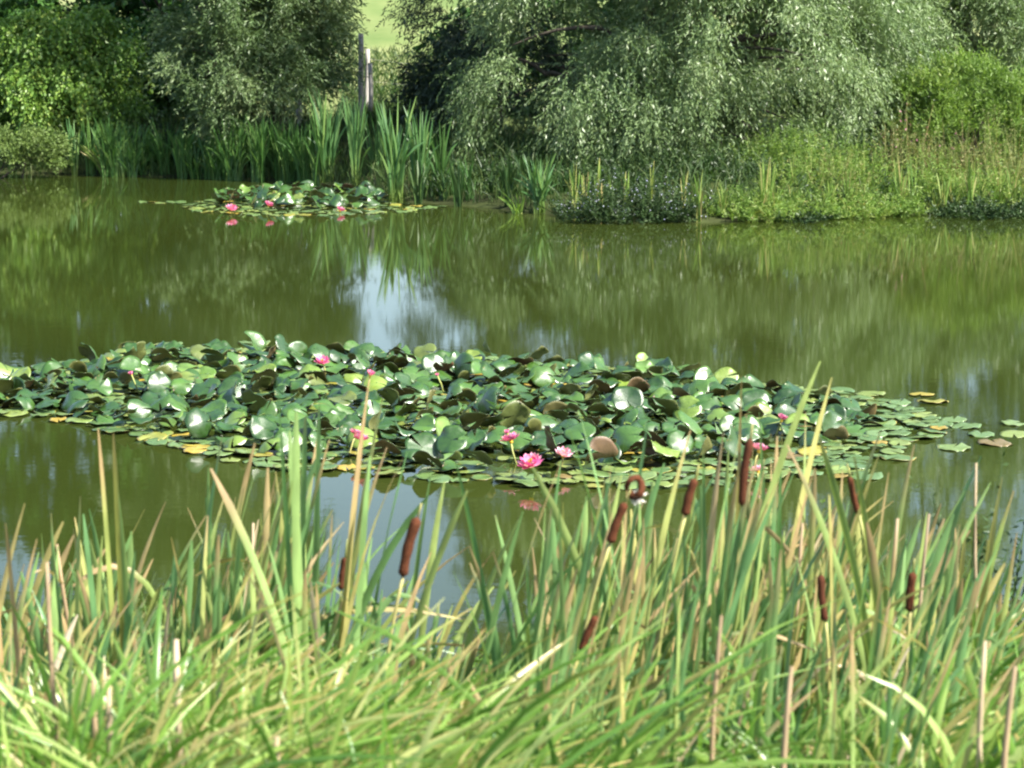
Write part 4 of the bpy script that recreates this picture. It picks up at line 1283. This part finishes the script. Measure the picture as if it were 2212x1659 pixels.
# broad bright sedge tufts, each a plant of its own
def sedge_tuft(label, px, y, top_py, n, w, r, group, mat, spread=0.42, lean=0.26):
    b0 = stand(px, y)
    hgt = max(0.25, at(px, top_py, y)[2] - b0[2])
    p0 = np.stack([r.normal(size=n) * 0.06, r.normal(size=n) * 0.06, np.full(n, -0.04)], 1)
    hh = hgt * (0.6 + 0.55 * r.random(n))
    hh *= np.where(r.random(n) < 0.1, 1.2, 1.0)
    dx = hh * np.clip(lean + r.normal(size=n) * spread, -0.6, 0.75)
    dy = hh * r.normal(size=n) * 0.25
    p1 = p0 + np.stack([dx * 0.25, dy * 0.3, hh * 0.75], 1)
    arch = r.random(n) ** 3
    p2 = p0 + np.stack([dx * (1 + arch * 0.7), dy, hh * (1 - 0.4 * arch)], 1)
    face = norm(np.stack([r.normal(size=n) * 0.7, -np.ones(n), r.normal(size=n) * 0.4 + 0.2], 1))
    g = Geo()
    g.add(*blades(p0, p1, p2, w * (0.6 + 0.7 * r.random(n)), face, 7, fold=0.3, twist=r.normal(size=n) * 0.7, rnd=np.clip(r.random() * 0.5 + r.random(n) * 0.5, 0, 0.999)))
    o = link('sedge_tuft', g.mesh('sedge_tuft', mat), loc=tuple(b0))
    tag(o, label, 'sedge', group)


r = np.random.default_rng(700)
for (xa, xb), (ya, yb), (da, db), n, nb, w, mt, lab in [
    ((-40, 620), (1400, 1540), (5.2, 6.9), 44, 38, 0.0135, 'sedge', 'bright yellow green sedge tuft at the lower left'),
    ((560, 1080), (1420, 1560), (5.2, 6.8), 32, 38, 0.012, 'sedge', 'bright green sedge tuft at the bottom centre'),
    ((-40, 900), (1430, 1580), (4.7, 5.6), 26, 36, 0.012, 'sedge', 'bright sedge tuft along the bottom edge on the left'),
    ((1080, 1850), (1450, 1580), (5.2, 6.6), 17, 30, 0.011, 'grass', 'fine green sedge tuft under the seed heads'),
    ((1850, 2240), (1430, 1580), (5.2, 6.4), 20, 26, 0.02, 'sedge', 'broad leaved bright tuft in the lower right corner'),
    ((1950, 2240), (1300, 1430), (6.4, 8.0), 18, 34, 0.015, 'grass', 'green sedge tuft below the right edge cattails'),
]:
    for k in range(n):
        sedge_tuft(lab, r.uniform(xa, xb), r.uniform(da, db), r.uniform(ya, yb), nb, w, r, lab.replace('tuft', 'tufts'), M[mt])

# fine grass over the whole near bank
n = 17000
r = np.random.default_rng(800)
gy = r.uniform(4.6, 9.3, n)
gx = px_x(r.uniform(-150, 2360, n), gy)
bare = np.sin(gx * 2.3 + 0.8) * np.sin(gy * 2.1 + gx * 0.7)
keep = (gy < near_shore(gx) + 0.1) & ((bare < 0.35) | (r.random(n) < 0.15) | (gx < 0.3)) & ((gx < 0.55) | (gx > 1.35) | (gy > 7.4) | (r.random(n) < 0.45))
gx, gy = gx[keep], gy[keep]
n = len(gx)
clump = 0.5 + 0.5 * np.sin(gx * 3.1 + 1.7 * np.sin(gy * 2.3)) * np.sin(gy * 2.9 + gx)
hh = (0.22 + 0.46 * r.random(n) ** 1.3) * (0.75 + 0.4 * clump) * np.interp(gy, [6.0, 7.4], [1.0, 0.55])
dx = hh * (0.22 + r.normal(size=n) * 0.42)
dy = hh * r.normal(size=n) * 0.3
p0 = np.stack([gx, gy, ground_z(gx, gy) - 0.02], 1)
p1 = p0 + np.stack([dx * 0.2, dy * 0.3, hh * 0.75], 1)
arch = r.random(n) ** 2.5
p2 = p0 + np.stack([dx * (1 + arch), dy, hh * (1 - 0.45 * arch)], 1)
face = norm(np.stack([r.normal(size=n) * 0.8, -np.ones(n), r.normal(size=n) * 0.4], 1))
g = Geo()
g.add(*blades(p0, p1, p2, 0.004 + 0.006 * r.random(n), face, 5, twist=r.normal(size=n) * 0.8, rnd=np.clip(0.45 * clump + 0.55 * r.random(n), 0, 0.999)))
tag(link('grass', g.mesh('grass', M['grass'])), 'fine green grass covering the near bank between the cattails', 'grass', kind='stuff')
